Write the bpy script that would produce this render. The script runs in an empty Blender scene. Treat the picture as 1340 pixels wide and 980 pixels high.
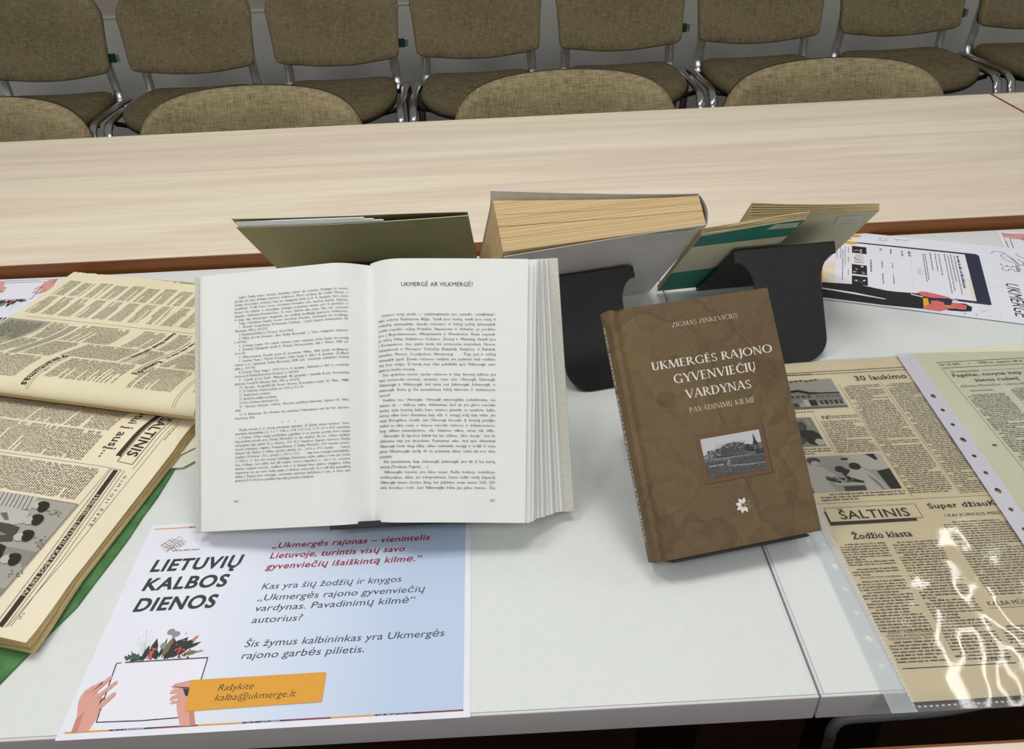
import bpy, bmesh, math, random
from mathutils import Vector, Matrix, noise
sin, cos, pi = math.sin, math.cos, math.pi
scene = bpy.context.scene
COL = scene.collection

# ------------------------------------------------------------------ camera
CAM_H = 0.5294
F_PX, PITCH, ROLL, YAW = 1039.8, 0.6184, -0.0459, 0.009
_cp, _sp = cos(PITCH), sin(PITCH)
_fw = Vector((sin(YAW) * _cp, cos(YAW) * _cp, -_sp))
_r0 = Vector((cos(YAW), -sin(YAW), 0))
_u0 = _r0.cross(_fw)
_r = _r0 * cos(ROLL) + _u0 * sin(ROLL)
_u = -_r0 * sin(ROLL) + _u0 * cos(ROLL)
cam = bpy.data.cameras.new('camera')
cam_ob = bpy.data.objects.new('camera', cam)
COL.objects.link(cam_ob)
cam_ob.matrix_world = Matrix(((_r.x, _u.x, -_fw.x, 0), (_r.y, _u.y, -_fw.y, 0), (_r.z, _u.z, -_fw.z, CAM_H), (0, 0, 0, 1)))
cam.sensor_fit = 'HORIZONTAL'
cam.sensor_width = 36.0
cam.lens = 36.0 * F_PX / 1340.0
cam.clip_start = 0.02
scene.camera = cam_ob

# ------------------------------------------------------------------ light
FLOOR = -0.76
CEIL = 1.70
world = bpy.data.worlds.new('world')
scene.world = world
world.use_nodes = True
world.node_tree.nodes['Background'].inputs['Color'].default_value = (0.93, 0.97, 1.0, 1)
world.node_tree.nodes['Background'].inputs['Strength'].default_value = 0.30


def area(name, loc, sx, sy, power, color=(1, 0.97, 0.92), target=None):
    l = bpy.data.lights.new(name, 'AREA')
    l.shape = 'RECTANGLE'
    l.size, l.size_y = sx, sy
    l.energy = power
    l.color = color
    o = bpy.data.objects.new(name, l)
    o.location = loc
    COL.objects.link(o)
    return o


area('ceiling_panel_light', (-0.85, 0.90, CEIL - 0.02), 0.6, 0.6, 11)
area('ceiling_panel_light', (0.25, 0.95, CEIL - 0.02), 0.6, 0.6, 8.5)
area('sleeve_glare_light', (1.31, 1.42, CEIL - 0.02), 0.045, 0.6, 1.5)  # unseen narrow lamp, shaped to streak glare on the sleeve film
area('sleeve_glare_light', (1.62, 1.55, CEIL - 0.02), 0.045, 0.9, 2.2)  # second unseen strip, added for more glare streaks on the film
area('ceiling_panel_light', (-0.8, -0.9, CEIL - 0.02), 0.6, 0.6, 11)
area('ceiling_panel_light', (0.9, -0.9, CEIL - 0.02), 0.6, 0.6, 11)
scene.view_settings.view_transform = 'Standard'
scene.view_settings.look = 'None'
scene.view_settings.exposure = -0.08
scene.view_settings.gamma = 1.0
scene.view_settings.use_curve_mapping = False


# ------------------------------------------------------------------ materials
def lin(c):
    c = c / 255.0
    return c / 12.92 if c <= 0.04045 else ((c + 0.055) / 1.055) ** 2.4


def rgb(r, g, b):
    return (lin(r), lin(g), lin(b), 1.0)


MATS = {}


def M(name, col=None, rough=0.6, metal=0.0, spec=0.5):
    if name in MATS:
        return MATS[name]
    m = bpy.data.materials.new(name)
    m.use_nodes = True
    b = m.node_tree.nodes['Principled BSDF']
    b.inputs['Base Color'].default_value = rgb(*col)
    b.inputs['Roughness'].default_value = rough
    b.inputs['Metallic'].default_value = metal
    b.inputs['Specular IOR Level'].default_value = spec
    MATS[name] = m
    return m


class NT:
    def __init__(s, m):
        s.t = m.node_tree
        s.b = s.t.nodes['Principled BSDF']

    def n(s, typ, **kw):
        o = s.t.nodes.new(typ)
        for k, v in kw.items():
            if k in o.inputs:
                o.inputs[k].default_value = v
            else:
                setattr(o, k, v)
        return o

    def l(s, a, b):
        s.t.links.new(a, b)

    def coord(s, scale=(1, 1, 1), rot=(0, 0, 0), kind='Object'):
        tc = s.n('ShaderNodeTexCoord')
        mp = s.n('ShaderNodeMapping')
        mp.inputs['Scale'].default_value = scale
        mp.inputs['Rotation'].default_value = rot
        s.l(tc.outputs[kind], mp.inputs['Vector'])
        return mp.outputs['Vector']

    def noise(s, vec, scale=5, detail=4, rough=0.5, dist=0.0):
        n = s.n('ShaderNodeTexNoise')
        n.inputs['Scale'].default_value = scale
        n.inputs['Detail'].default_value = detail
        n.inputs['Roughness'].default_value = rough
        n.inputs['Distortion'].default_value = dist
        s.l(vec, n.inputs['Vector'])
        return n.outputs['Fac']

    def ramp(s, fac, stops):
        r = s.n('ShaderNodeValToRGB')
        el = r.color_ramp.elements
        while len(el) < len(stops):
            el.new(0.5)
        for e, (p, c) in zip(el, stops):
            e.position = p
            e.color = c
        s.l(fac, r.inputs['Fac'])
        return r.outputs['Color']

    def mul(s, a, b, fac=1.0):
        m = s.n('ShaderNodeMix', data_type='RGBA', blend_type='MULTIPLY')
        m.inputs['Factor'].default_value = fac
        s.l(a, m.inputs[6])
        s.l(b, m.inputs[7])
        return m.outputs[2]

    def bump(s, h, strength=0.3, dist=0.001):
        b = s.n('ShaderNodeBump')
        b.inputs['Strength'].default_value = strength
        b.inputs['Distance'].default_value = dist
        s.l(h, b.inputs['Height'])
        s.l(b.outputs['Normal'], s.b.inputs['Normal'])

    def base(s, c):
        s.l(c, s.b.inputs['Base Color'])


def mottled(name, c0, c1, scale, rough=0.7, stretch=(1, 1, 1), detail=4, bump=0.0, bdist=0.001, spec=0.4, lo=0.35, hi=0.65):
    m = M(name, c0, rough, spec=spec)
    t = NT(m)
    f = t.noise(t.coord(stretch), scale, detail)
    t.base(t.ramp(f, [(lo, rgb(*c0)), (hi, rgb(*c1))]))
    if bump:
        t.bump(f, bump, bdist)
    return m


def fabric(name, dark, mid, light):
    m = M(name, mid, 0.95, spec=0.15)
    t = NT(m)
    a = t.noise(t.coord((45, 45, 420)), 1.0, 3, 0.6)
    b = t.noise(t.coord((420, 45, 45)), 1.0, 3, 0.6)
    c = t.noise(t.coord((1, 1, 1)), 9.0, 3)
    mx = t.n('ShaderNodeMath', operation='ADD')
    t.l(a, mx.inputs[0])
    t.l(b, mx.inputs[1])
    m2 = t.n('ShaderNodeMath', operation='MULTIPLY_ADD')
    t.l(c, m2.inputs[0])
    m2.inputs[1].default_value = 0.35
    t.l(mx.outputs[0], m2.inputs[2])
    h = t.n('ShaderNodeMath', operation='MULTIPLY')
    h.inputs[1].default_value = 0.43
    t.l(m2.outputs[0], h.inputs[0])
    t.base(t.ramp(h.outputs[0], [(0.36, rgb(*dark)), (0.5, rgb(*mid)), (0.66, rgb(*light))]))
    t.bump(mx.outputs[0], 0.35, 0.0008)
    return m


def wood(name, stops, sy=14.0, rough=0.42, fine=0.25, axis=1):
    m = M(name, (200, 180, 150), rough, spec=0.45)
    t = NT(m)
    sc = [0.55, 0.55, 0.55]
    sc[axis] = sy
    f = t.noise(t.coord(tuple(sc)), 1.0, 5, 0.55, 0.35)
    sc2 = [2.2, 2.2, 2.2]
    sc2[axis] = sy * 11
    g = t.noise(t.coord(tuple(sc2)), 1.0, 4, 0.6)
    c1 = t.ramp(f, stops)
    c2 = t.ramp(g, [(0.3, (1 - fine, 1 - fine, 1 - fine, 1)), (0.62, (1, 1, 1, 1))])
    t.base(t.mul(c1, c2))
    return m


SEATFABRIC = fabric('dark_seat_fabric', (98, 88, 62), (122, 110, 82), (144, 132, 100))  # seat upholstery, a darker khaki than the backrests
FABRIC = fabric('khaki_fabric', (110, 98, 72), (146, 133, 102), (176, 162, 128))
CHROME = M('chrome', (236, 239, 245), 0.26, 1.0)
CHROME_D = M('chrome_frame', (176, 174, 172), 0.13, 1.0)
PLASTIC_BLACK = mottled('black_plastic', (22, 22, 25), (28, 28, 31), 60, 0.45, spec=0.45)
SHELL = M('chair_shell_black', (20, 18, 16), 0.55)
RUBBER = M('rubber_foot', (22, 22, 22), 0.8)
CLIP_G = M('green_tag_plastic', (12, 74, 56), 0.4)
CLIP_S = M('tag_metal', (190, 195, 195), 0.25, 0.8)
WOODTOP = wood('pale_beech_laminate', [(0.30, rgb(236, 215, 194)), (0.42, rgb(247, 236, 210)), (0.52, rgb(237, 218, 198)), (0.66, rgb(249, 239, 215))], 9.0, 0.45, 0.10)
WOODEDGE = wood('brown_edge_band', [(0.3, rgb(120, 70, 28)), (0.7, rgb(160, 96, 44))], 60, 0.4, axis=2)
WOODLEG = wood('brown_table_leg', [(0.3, rgb(96, 66, 40)), (0.7, rgb(128, 92, 58))], 30, 0.5, axis=0)
DESK = mottled('white_laminate', (222, 227, 224), (225, 229, 227), 160, 0.42, spec=0.4)
DESK_EDGE = M('white_edge_band', (220, 219, 222), 0.4)
DESK_LINE = M('joint_line', (150, 150, 156), 0.6)
BLACKMETAL = M('black_steel', (22, 21, 22), 0.45, 0.3)
CABLE = M('grey_cable', (118, 124, 128), 0.5)
FLOORM = wood('brown_laminate_floor', [(0.3, rgb(66, 42, 26)), (0.5, rgb(92, 62, 40)), (0.72, rgb(78, 52, 32))], 9, 0.45, axis=1)
WALLM = mottled('grey_painted_wall', (228, 227, 218), (232, 231, 223), 6, 0.75)
WALLPAPER = mottled('speckled_wallpaper', (190, 176, 162), (222, 210, 196), 260, 0.85, detail=3, bump=0.3)
BASEB = M('baseboard_paint', (196, 176, 132), 0.5)

INK = M('ink_black', (26, 25, 28), 0.6)
INK_SOFT = M('ink_soft', (66, 66, 72), 0.65)
INK_BOOK = M('ink_book', (58, 60, 66), 0.65)
NEWS_INK = M('newsprint_ink', (66, 59, 53), 0.8, spec=0.2)
NEWS_INK2 = M('newsprint_ink_grey', (96, 90, 80), 0.8, spec=0.2)
G = [M('print_grey_%d' % i, (v, v - 4, v - 12), 0.75, spec=0.2) for i, v in enumerate((52, 84, 116, 146, 172, 194))]
TINT = M('print_tint', (168, 164, 148), 0.8, spec=0.2)
NAVY = M('ink_navy', (36, 40, 66), 0.55)
MAROON = M('ink_maroon', (136, 36, 60), 0.55)
ORANGE = M('ink_orange', (226, 160, 40), 0.5)
YELLOW = M('ink_yellow', (236, 176, 34), 0.5)
DARKGREEN = M('ink_dark_green', (34, 58, 54), 0.55)
RED = M('ink_red', (158, 28, 56), 0.55)
GREYTXT = M('ink_grey_text', (62, 62, 74), 0.55)
SKIN1 = M('print_skin', (222, 162, 148), 0.55)
SKIN2 = M('print_skin_shade', (200, 134, 118), 0.55)
PINK = M('print_pink', (222, 112, 112), 0.55)
LEAF1 = M('print_leaf_dark', (34, 44, 40), 0.55)
LEAF2 = M('print_leaf_green', (58, 92, 78), 0.55)
LEAF3 = M('print_leaf_grey', (140, 146, 152), 0.55)
LEAF4 = M('print_leaf_olive', (124, 112, 68), 0.55)
BERRY = M('print_berry', (206, 84, 76), 0.55)
BEIGEP = M('print_beige', (240, 226, 204), 0.55)
WHITEP = M('print_white', (238, 237, 247), 0.5)
PALEGREY = M('print_pale_grey', (206, 206, 218), 0.55)
PAPER_W = mottled('white_printer_paper', (232, 234, 246), (238, 239, 249), 40, 0.55)
PAPER_BOOK = mottled('book_paper', (242, 244, 242), (245, 247, 245), 30, 0.7, spec=0.3)
EDGE_BOOK = mottled('book_page_edges', (206, 206, 200), (236, 236, 230), 1.0, 0.8, stretch=(1, 1, 900), detail=3)
CLOTH = mottled('cream_cover_cloth', (206, 204, 194), (216, 214, 204), 300, 0.8, bump=0.2)
NEWS_A = mottled('aged_newsprint', (222, 210, 180), (230, 219, 192), 7, 0.85, spec=0.2)
NEWS_B = mottled('greenish_newsprint', (222, 221, 198), (227, 226, 205), 9, 0.85, spec=0.2)
NEWS_FAR = mottled('yellowed_newsprint', (230, 220, 188), (238, 229, 199), 8, 0.85, spec=0.2)
NEWS_NEAR = mottled('grey_cream_newsprint', (236, 224, 196), (243, 233, 208), 8, 0.85, spec=0.2)
NEWS_EDGE = mottled('newsprint_stack_edge', (176, 148, 100), (222, 200, 152), 1.0, 0.9, stretch=(3, 3, 900), detail=4, spec=0.1)
GREENBOARD = mottled('green_cover_board', (60, 108, 60), (84, 134, 80), 60, 0.7)


# ------------------------------------------------------------------ mesh builder
class MB:
    def __init__(s):
        s.v, s.f, s.mi, s.sm, s.mats = [], [], [], [], []

    def slot(s, m):
        if m not in s.mats:
            s.mats.append(m)
        return s.mats.index(m)

    def face(s, pts, mat, smooth=False):
        i = len(s.v)
        s.v.extend([tuple(p) for p in pts])
        s.f.append(list(range(i, i + len(pts))))
        s.mi.append(s.slot(mat))
        s.sm.append(smooth)

    def mesh(s, verts, faces, mat, smooth=False):
        i = len(s.v)
        s.v.extend([tuple(p) for p in verts])
        k = s.slot(mat)
        for f in faces:
            s.f.append([a + i for a in f])
            s.mi.append(k)
            s.sm.append(smooth)

    def grid(s, fn, nu, nv, mat, smooth=True, closeu=False):
        vs = [fn(a / nu, b / nv) for b in range(nv + 1) for a in range(nu if closeu else nu + 1)]
        w = nu if closeu else nu + 1
        fs = []
        for b in range(nv):
            for a in range(nu):
                a2 = (a + 1) % w if closeu else a + 1
                fs.append((b * w + a, b * w + a2, (b + 1) * w + a2, (b + 1) * w + a))
        s.mesh(vs, fs, mat, smooth)

    def box(s, x0, x1, y0, y1, z0, z1, mat, bev=0.0):
        if bev:
            bm = bmesh.new()
            bmesh.ops.create_cube(bm, size=1.0)
            for v in bm.verts:
                v.co = Vector(((x0 + x1) / 2 + v.co.x * (x1 - x0), (y0 + y1) / 2 + v.co.y * (y1 - y0), (z0 + z1) / 2 + v.co.z * (z1 - z0)))
            bmesh.ops.bevel(bm, geom=list(bm.edges), offset=bev, segments=2, affect='EDGES', profile=0.5)
            bm.verts.index_update()
            s.mesh([tuple(v.co) for v in bm.verts], [[v.index for v in f.verts] for f in bm.faces], mat)
            bm.free()
            return
        P = [(x0, y0, z0), (x1, y0, z0), (x1, y1, z0), (x0, y1, z0), (x0, y0, z1), (x1, y0, z1), (x1, y1, z1), (x0, y1, z1)]
        s.mesh(P, [(0, 3, 2, 1), (4, 5, 6, 7), (0, 1, 5, 4), (1, 2, 6, 5), (2, 3, 7, 6), (3, 0, 4, 7)], mat)

    def plate(s, pts, z0, z1, mat, fn=None, side=None):
        """outline pts (x,y) counter-clockwise, extruded z0..z1"""
        n = len(pts)
        fn = fn or (lambda x, y, z: (x, y, z))
        lo = [fn(x, y, z0) for x, y in pts]
        hi = [fn(x, y, z1) for x, y in pts]
        s.mesh(lo + hi, [list(range(n - 1, -1, -1)), list(range(n, 2 * n))], mat)
        s.mesh(lo + hi, [(i, (i + 1) % n, n + (i + 1) % n, n + i) for i in range(n)], side or mat)

    def loft(s, rings, mat, smooth=True, cap0=True, cap1=True):
        n = len(rings[0])
        vs = [p for r in rings for p in r]
        fs = []
        for k in range(len(rings) - 1):
            for i in range(n):
                j = (i + 1) % n
                fs.append((k * n + i, k * n + j, (k + 1) * n + j, (k + 1) * n + i))
        if cap0:
            fs.append(list(range(n - 1, -1, -1)))
        if cap1:
            fs.append([(len(rings) - 1) * n + i for i in range(n)])
        s.mesh(vs, fs, mat, smooth)

    def tube(s, path, rx, ry, mat, n=10, up=Vector((0, 0, 1))):
        path = [Vector(p) for p in path]
        rings = []
        for i, p in enumerate(path):
            t = (path[min(i + 1, len(path) - 1)] - path[max(i - 1, 0)]).normalized()
            a = t.cross(up)
            if a.length < 1e-3:
                a = t.cross(Vector((0, 1, 0)))
            a.normalize()
            b = a.cross(t).normalized()
            rings.append([tuple(p + a * rx * cos(2 * pi * k / n) + b * ry * sin(2 * pi * k / n)) for k in range(n)])
        s.loft(rings, mat)

    def build(s, name, parent=None, matrix=None):
        me = bpy.data.meshes.new(name)
        me.from_pydata(s.v, [], s.f)
        for m in s.mats:
            me.materials.append(m)
        me.polygons.foreach_set('material_index', s.mi)
        me.polygons.foreach_set('use_smooth', s.sm)
        me.update()
        o = bpy.data.objects.new(name, me)
        COL.objects.link(o)
        if parent:
            o.parent = parent
        if matrix is not None:
            o.matrix_world = matrix
        return o


def fix_normals(o):
    bm = bmesh.new()
    bm.from_mesh(o.data)
    bmesh.ops.remove_doubles(bm, verts=bm.verts, dist=1e-6)
    bmesh.ops.recalc_face_normals(bm, faces=bm.faces)
    bm.to_mesh(o.data)
    bm.free()
    return o


def tag(o, label=None, cat=None, group=None, kind=None):
    if label:
        o['label'] = label
    if cat:
        o['category'] = cat
    if group:
        o['group'] = group
    if kind:
        o['kind'] = kind
    return o


def empty(name, matrix, label, cat, group=None):
    o = bpy.data.objects.new(name, None)
    COL.objects.link(o)
    o.empty_display_size = 0.05
    o.matrix_world = matrix
    return tag(o, label, cat, group)


def frame(B, yaw, tilt, back=False):
    """display frame: x along the width, y up the leaning face, z out of the face.
    back=False leans away from the camera, back=True leans towards it (z then points at the camera side, downwards)"""
    U = Vector((cos(yaw), sin(yaw), 0))
    if back:
        V = Vector((sin(yaw), -cos(yaw), 0)) * cos(tilt) + Vector((0, 0, sin(tilt)))
    else:
        V = Vector((-sin(yaw), cos(yaw), 0)) * cos(tilt) + Vector((0, 0, sin(tilt)))
    N = U.cross(V)
    return Matrix(((U.x, V.x, N.x, B[0]), (U.y, V.y, N.y, B[1]), (U.z, V.z, N.z, B[2]), (0, 0, 0, 1)))


def flat(x, y, z=0.0, ang=0.0):
    return Matrix.Translation((x, y, z)) @ Matrix.Rotation(ang, 4, 'Z')


# ------------------------------------------------------------------ lettering
_gl = {}
_cv = bpy.data.curves.new('lettering_source', 'FONT')
_cv.size = 1.0
_cv.fill_mode = 'FRONT'
_co = bpy.data.objects.new('lettering_source', _cv)


def _raw(body, bold, res):
    _cv.body = body
    _cv.offset = bold
    _cv.resolution_u = res
    me = bpy.data.meshes.new_from_object(_co)
    vs = [(v.co.x, v.co.y) for v in me.vertices]
    fs = [list(p.vertices) for p in me.polygons]
    bpy.data.meshes.remove(me)
    return vs, fs


def _w(body):
    vs, _ = _raw(body, 0, 1)
    return max(v[0] for v in vs) - min(v[0] for v in vs)


_HH = _w('HH')
_hv = _raw('H', 0, 1)[0]
CAPH = max(v[1] for v in _hv)
_ADV = {}


def glyph(ch, bold, res):
    k = (ch, bold, res)
    if k not in _gl:
        if ch not in _ADV:
            _ADV[ch] = _w('H' + ch + 'H') - _HH
        _gl[k] = (([], []) if ch == ' ' else _raw(ch, bold, res)) + (_ADV[ch],)
    return _gl[k]


# an inscriptional serif alphabet, drawn from strokes (cap height 1)
def _serif():
    T, H, S = 0.155, 0.056, 0.055

    def q(*p):
        return list(p)

    def stem(x, t=T, y0=0.0, y1=1.0, lo=True, hi=True):
        r = [q((x, y0), (x + t, y0), (x + t, y1), (x, y1))]
        if lo:
            r.append(q((x - .09, y0), (x + t + .09, y0), (x + t + .04, y0 + S), (x - .04, y0 + S)))
        if hi:
            r.append(q((x - .04, y1 - S), (x + t + .04, y1 - S), (x + t + .09, y1), (x - .09, y1)))
        return r

    def diag(x0, y0, x1, y1, t):
        return [q((x0 - t / 2, y0), (x0 + t / 2, y0), (x1 + t / 2, y1), (x1 - t / 2, y1))]

    def sf(x, y, up):
        s = S if up else -S
        return [q((x - .14, y), (x + .14, y), (x + .08, y + s), (x - .08, y + s))] if up else [q((x - .08, y + s), (x + .08, y + s), (x + .14, y), (x - .14, y))]

    def hb(x0, x1, y, t=H):
        return [q((x0, y - t / 2), (x1, y - t / 2), (x1, y + t / 2), (x0, y + t / 2))]

    def tick(x, y, d):
        return [q((x - .02, y), (x + .025, y), (x + .02, y + d), (x - .005, y + d))] if d > 0 else [q((x - .005, y + d), (x + .02, y + d), (x + .025, y), (x - .02, y))]

    def arc(cx, cy, rx, ry, a0, a1, t0=H, t1=T, n=14, ph=0.0):
        r = []
        P = []
        for i in range(n + 1):
            a = math.radians(a0 + (a1 - a0) * i / n)
            w = t0 + (t1 - t0) * abs(cos(a + ph)) ** 1.4
            P.append(((cx + rx * cos(a), cy + ry * sin(a)), (cx + (rx - w) * cos(a), cy + (ry - w * ry / rx) * sin(a))))
        for (a, b), (c, d) in zip(P, P[1:]):
            r.append(q(a, c, d, b) if a1 > a0 else q(c, a, b, d))
        return r

    def dot(cx, cy, r):
        return [[(cx + r * cos(i * pi / 6), cy + r * sin(i * pi / 6)) for i in range(12)]]

    D = {}
    D['I'] = (stem(.08), .30)
    D['L'] = (stem(.08) + hb(.1, .56, .025) + tick(.55, .02, .15), .62)
    D['E'] = (stem(.08) + hb(.1, .52, .025) + hb(.1, .46, .52) + hb(.1, .50, .975) + tick(.52, .02, .15) + tick(.49, .98, -.13) + tick(.45, .46, .12), .62)
    D['U'] = (stem(.08, lo=False, y0=.33) + stem(.60, H + .01, lo=False, y0=.33) + arc(.37, .33, .29, .35, 180, 360), .76)
    D['K'] = (stem(.08) + diag(.24, .48, .60, 1, H) + sf(.60, 1, False) + diag(.70, 0, .32, .56, T) + sf(.74, 0, True), .80)
    D['M'] = (diag(.08, 0, .17, 1, H) + sf(.08, 0, True) + diag(.50, .0, .20, 1, T) + diag(.50, 0, .80, 1, H) + diag(.92, 0, .82, 1, T) + sf(.92, 0, True) + sf(.15, 1, False) + sf(.86, 1, False), 1.02)
    D['R'] = (stem(.08) + arc(.30, .74, .30, .26, -90, 90) + hb(.1, .32, .975) + hb(.1, .34, .49) + diag(.74, 0, .36, .50, T) + sf(.76, 0, True), .80)
    D['P'] = (stem(.08) + arc(.28, .72, .32, .28, -90, 90) + hb(.1, .30, .975) + hb(.1, .30, .46), .62)
    D['D'] = (stem(.08) + arc(.32, .5, .50, .50, -90, 90) + hb(.1, .34, .975) + hb(.1, .34, .025), .88)
    D['G'] = (arc(.50, .5, .46, .52, 48, 320) + stem(.72, .11, .0, .40, lo=False) + tick(.80, .72, .2), .92)
    D['C'] = (arc(.50, .5, .46, .52, 48, 312) + tick(.80, .72, .2), .82)
    D['S'] = (arc(.28, .745, .23, .27, 30, 270, .06, .10) + arc(.28, .245, .25, .27, -150, 90, .06, .10) + tick(.46, .78, .16) + tick(.06, .2, -.16), .56)
    D['A'] = (diag(.08, 0, .40, 1.02, H) + diag(.74, 0, .42, 1.02, T) + hb(.2, .62, .34) + sf(.08, 0, True) + sf(.74, 0, True), .84)
    D['V'] = (diag(.42, 0, .10, 1, T) + diag(.42, 0, .74, 1, H) + sf(.10, 1, False) + sf(.74, 1, False), .80)
    D['Y'] = (stem(.32, y1=.45, hi=False) + diag(.38, .42, .08, 1, T) + diag(.38, .42, .68, 1, H) + sf(.08, 1, False) + sf(.68, 1, False), .74)
    D['N'] = (stem(.10, H + .01) + stem(.70, H + .01, lo=False) + diag(.74, 0, .14, 1, T) + sf(.06, 1, False), .88)
    D['O'] = (arc(.50, .5, .48, .52, 0, 360, n=28), 1.0)
    D['Z'] = (hb(.06, .64, .975) + hb(.04, .66, .025) + diag(.10, .02, .58, .98, T) + tick(.07, .98, -.14) + tick(.65, .02, .15), .70)
    D['J'] = (stem(.16, y0=.08, lo=False) + arc(.02, .06, .265, .34, -85, 0), .36)
    D[' '] = ([], .34)
    D['Ė'] = (D['E'][0] + dot(.30, 1.16, .06), .62)
    hac = [q((.0, .0), (.05, .0), (-.11, .14), (-.16, .14)), q((-.0, .0), (.05, .0), (.21, .14), (.16, .14))]
    D['Č'] = (D['C'][0] + [[(x + .48, y + 1.08) for x, y in p] for p in hac], .82)
    D['Ų'] = (D['U'][0] + arc(.50, -.11, .12, .13, 100, 320, .04, .05), .76)
    return D


SERIF = _serif()


class Ink:
    """draws flat print on a surface; mp(x, y, layer) -> local 3-D point"""

    def __init__(s, mb, mp):
        s.mb, s.mp, s.k = mb, mp, 0

    def poly(s, pts, mat, lay=1, sc=1.0, ox=0.0, oy=0.0):
        s.k = (s.k + 1) % 11
        s.mb.face([s.mp(ox + x * sc, oy + y * sc, lay + s.k * 0.07) for x, y in pts], mat)

    def rect(s, x0, y0, x1, y1, mat, lay=1, nx=1, ny=1):
        for i in range(nx):
            for j in range(ny):
                a, b = x0 + (x1 - x0) * i / nx, x0 + (x1 - x0) * (i + 1) / nx
                c, d = y0 + (y1 - y0) * j / ny, y0 + (y1 - y0) * (j + 1) / ny
                s.mb.face([s.mp(a, c, lay), s.mp(b, c, lay), s.mp(b, d, lay), s.mp(a, d, lay)], mat)

    def line(s, x0, y0, x1, y1, w, mat, lay=1, n=1):
        dx, dy = x1 - x0, y1 - y0
        L = math.hypot(dx, dy) or 1
        px, py = -dy / L * w / 2, dx / L * w / 2
        for i in range(n):
            a, b = i / n, (i + 1) / n
            p, q = (x0 + dx * a, y0 + dy * a), (x0 + dx * b, y0 + dy * b)
            s.mb.face([s.mp(p[0] - px, p[1] - py, lay), s.mp(q[0] - px, q[1] - py, lay), s.mp(q[0] + px, q[1] + py, lay), s.mp(p[0] + px, p[1] + py, lay)], mat)

    def path(s, pts, w, mat, lay=1):
        for a, b in zip(pts, pts[1:]):
            s.line(a[0], a[1], b[0], b[1], w, mat, lay)

    def box(s, x0, y0, x1, y1, w, mat, lay=1, n=6):
        s.line(x0, y0, x1, y0, w, mat, lay, n)
        s.line(x0, y1, x1, y1, w, mat, lay, n)
        s.line(x0, y0, x0, y1, w, mat, lay, n)
        s.line(x1, y0, x1, y1, w, mat, lay, n)

    def disc(s, x, y, r, mat, lay=1, ry=None, n=12, rot=0.0):
        ry = ry or r
        c, d = cos(rot), sin(rot)
        s.poly([(x + r * cos(2 * pi * i / n) * c - ry * sin(2 * pi * i / n) * d, y + r * cos(2 * pi * i / n) * d + ry * sin(2 * pi * i / n) * c) for i in range(n)], mat, lay)

    def text(s, st, x, y, cap, mat, width=None, align='l', lay=2, bold=0.0, shear=0.0, rot=0.0, res=2, sx=1.0, justify=False, serif=False, track=0.0):
        k = cap if serif else cap / CAPH
        strikes = [(0, 0)]
        if bold > 0 and not serif:
            q = bold * cap / CAPH
            nd = 8 if bold >= 0.03 else 4
            strikes = [(q * cos(2 * pi * i / nd + .4), q * sin(2 * pi * i / nd + .4)) for i in range(nd)]
        gs = [SERIF[c] if serif else glyph(c, bold if bold < 0 and ord(c) < 128 else 0.0, res) for c in st]
        adv = [(g[-1] + track + max(0.0, 1.4 * bold)) for g in gs]
        W = sum(adv) * k
        gap = 0.0
        if width:
            if justify and st.count(' '):
                sx = min(1.3, max(0.7, 0.94 * width / W))
                gap = (width - W * sx) / st.count(' ')
            else:
                sx = width / W
        W *= sx
        ox = {'l': 0, 'c': -W / 2, 'r': -W}[align]
        c, d = cos(rot), sin(rot)

        def put(px, py, dl=0.0):
            px = px + py * shear
            return s.mp(x + px * c - py * d, y + px * d + py * c, lay + dl)

        for ch, g, a in zip(st, gs, adv):
            if serif:
                for i, p in enumerate(g[0]):
                    s.mb.face([put(ox + u * k * sx, v * k, (i % 5) * 0.17) for u, v in p], mat)
            elif g[0]:
                for i, (dx, dy) in enumerate(strikes):
                    s.mb.mesh([put(ox + u * k * sx + dx, v * k + dy, i * 0.1) for u, v in g[0]], g[1], mat)
            ox += a * k * sx
            if ch == ' ':
                ox += gap

    def para(s, x0, y0, x1, y1, pitch, mat, seed, xh=0.46, lay=1, rough=0.0, indent=0.12, skip=0.0, fill=1.0):
        """a block of print too small to read, from y1 down to y0"""
        r = random.Random(seed)
        y = y1 - pitch
        W = x1 - x0
        h = pitch * xh
        first = True
        while y >= y0:
            x = x0
            end = x1
            if first or r.random() < 0.12:
                x += W * indent
            if r.random() < 0.13:
                end = x0 + W * r.uniform(0.25, 0.9)
            first = False
            if r.random() >= skip:
                while x < end - h:
                    n = r.choice((2, 3, 4, 5, 6, 7, 8, 9))
                    xe = min(end, x + n * h * 0.62)
                    yy = y + r.uniform(-rough, rough)
                    # a word: a broken bar at x-height with stems above and below
                    s.rect(x, yy, xe, yy + h * 0.42, mat, lay)
                    t = x
                    while t < xe - h * 0.3:
                        w = h * r.uniform(0.22, 0.42)
                        u = r.random()
                        top = h * (1.45 if u < 0.16 else 1.0)
                        bot = -h * 0.4 if 0.16 <= u < 0.26 else 0.0
                        s.rect(t, yy + bot, min(t + w, xe), yy + top, mat, lay)
                        t += w + h * r.uniform(0.12, 0.4)
                    x = xe + h * r.uniform(0.45, 0.95)
            y -= pitch

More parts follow.
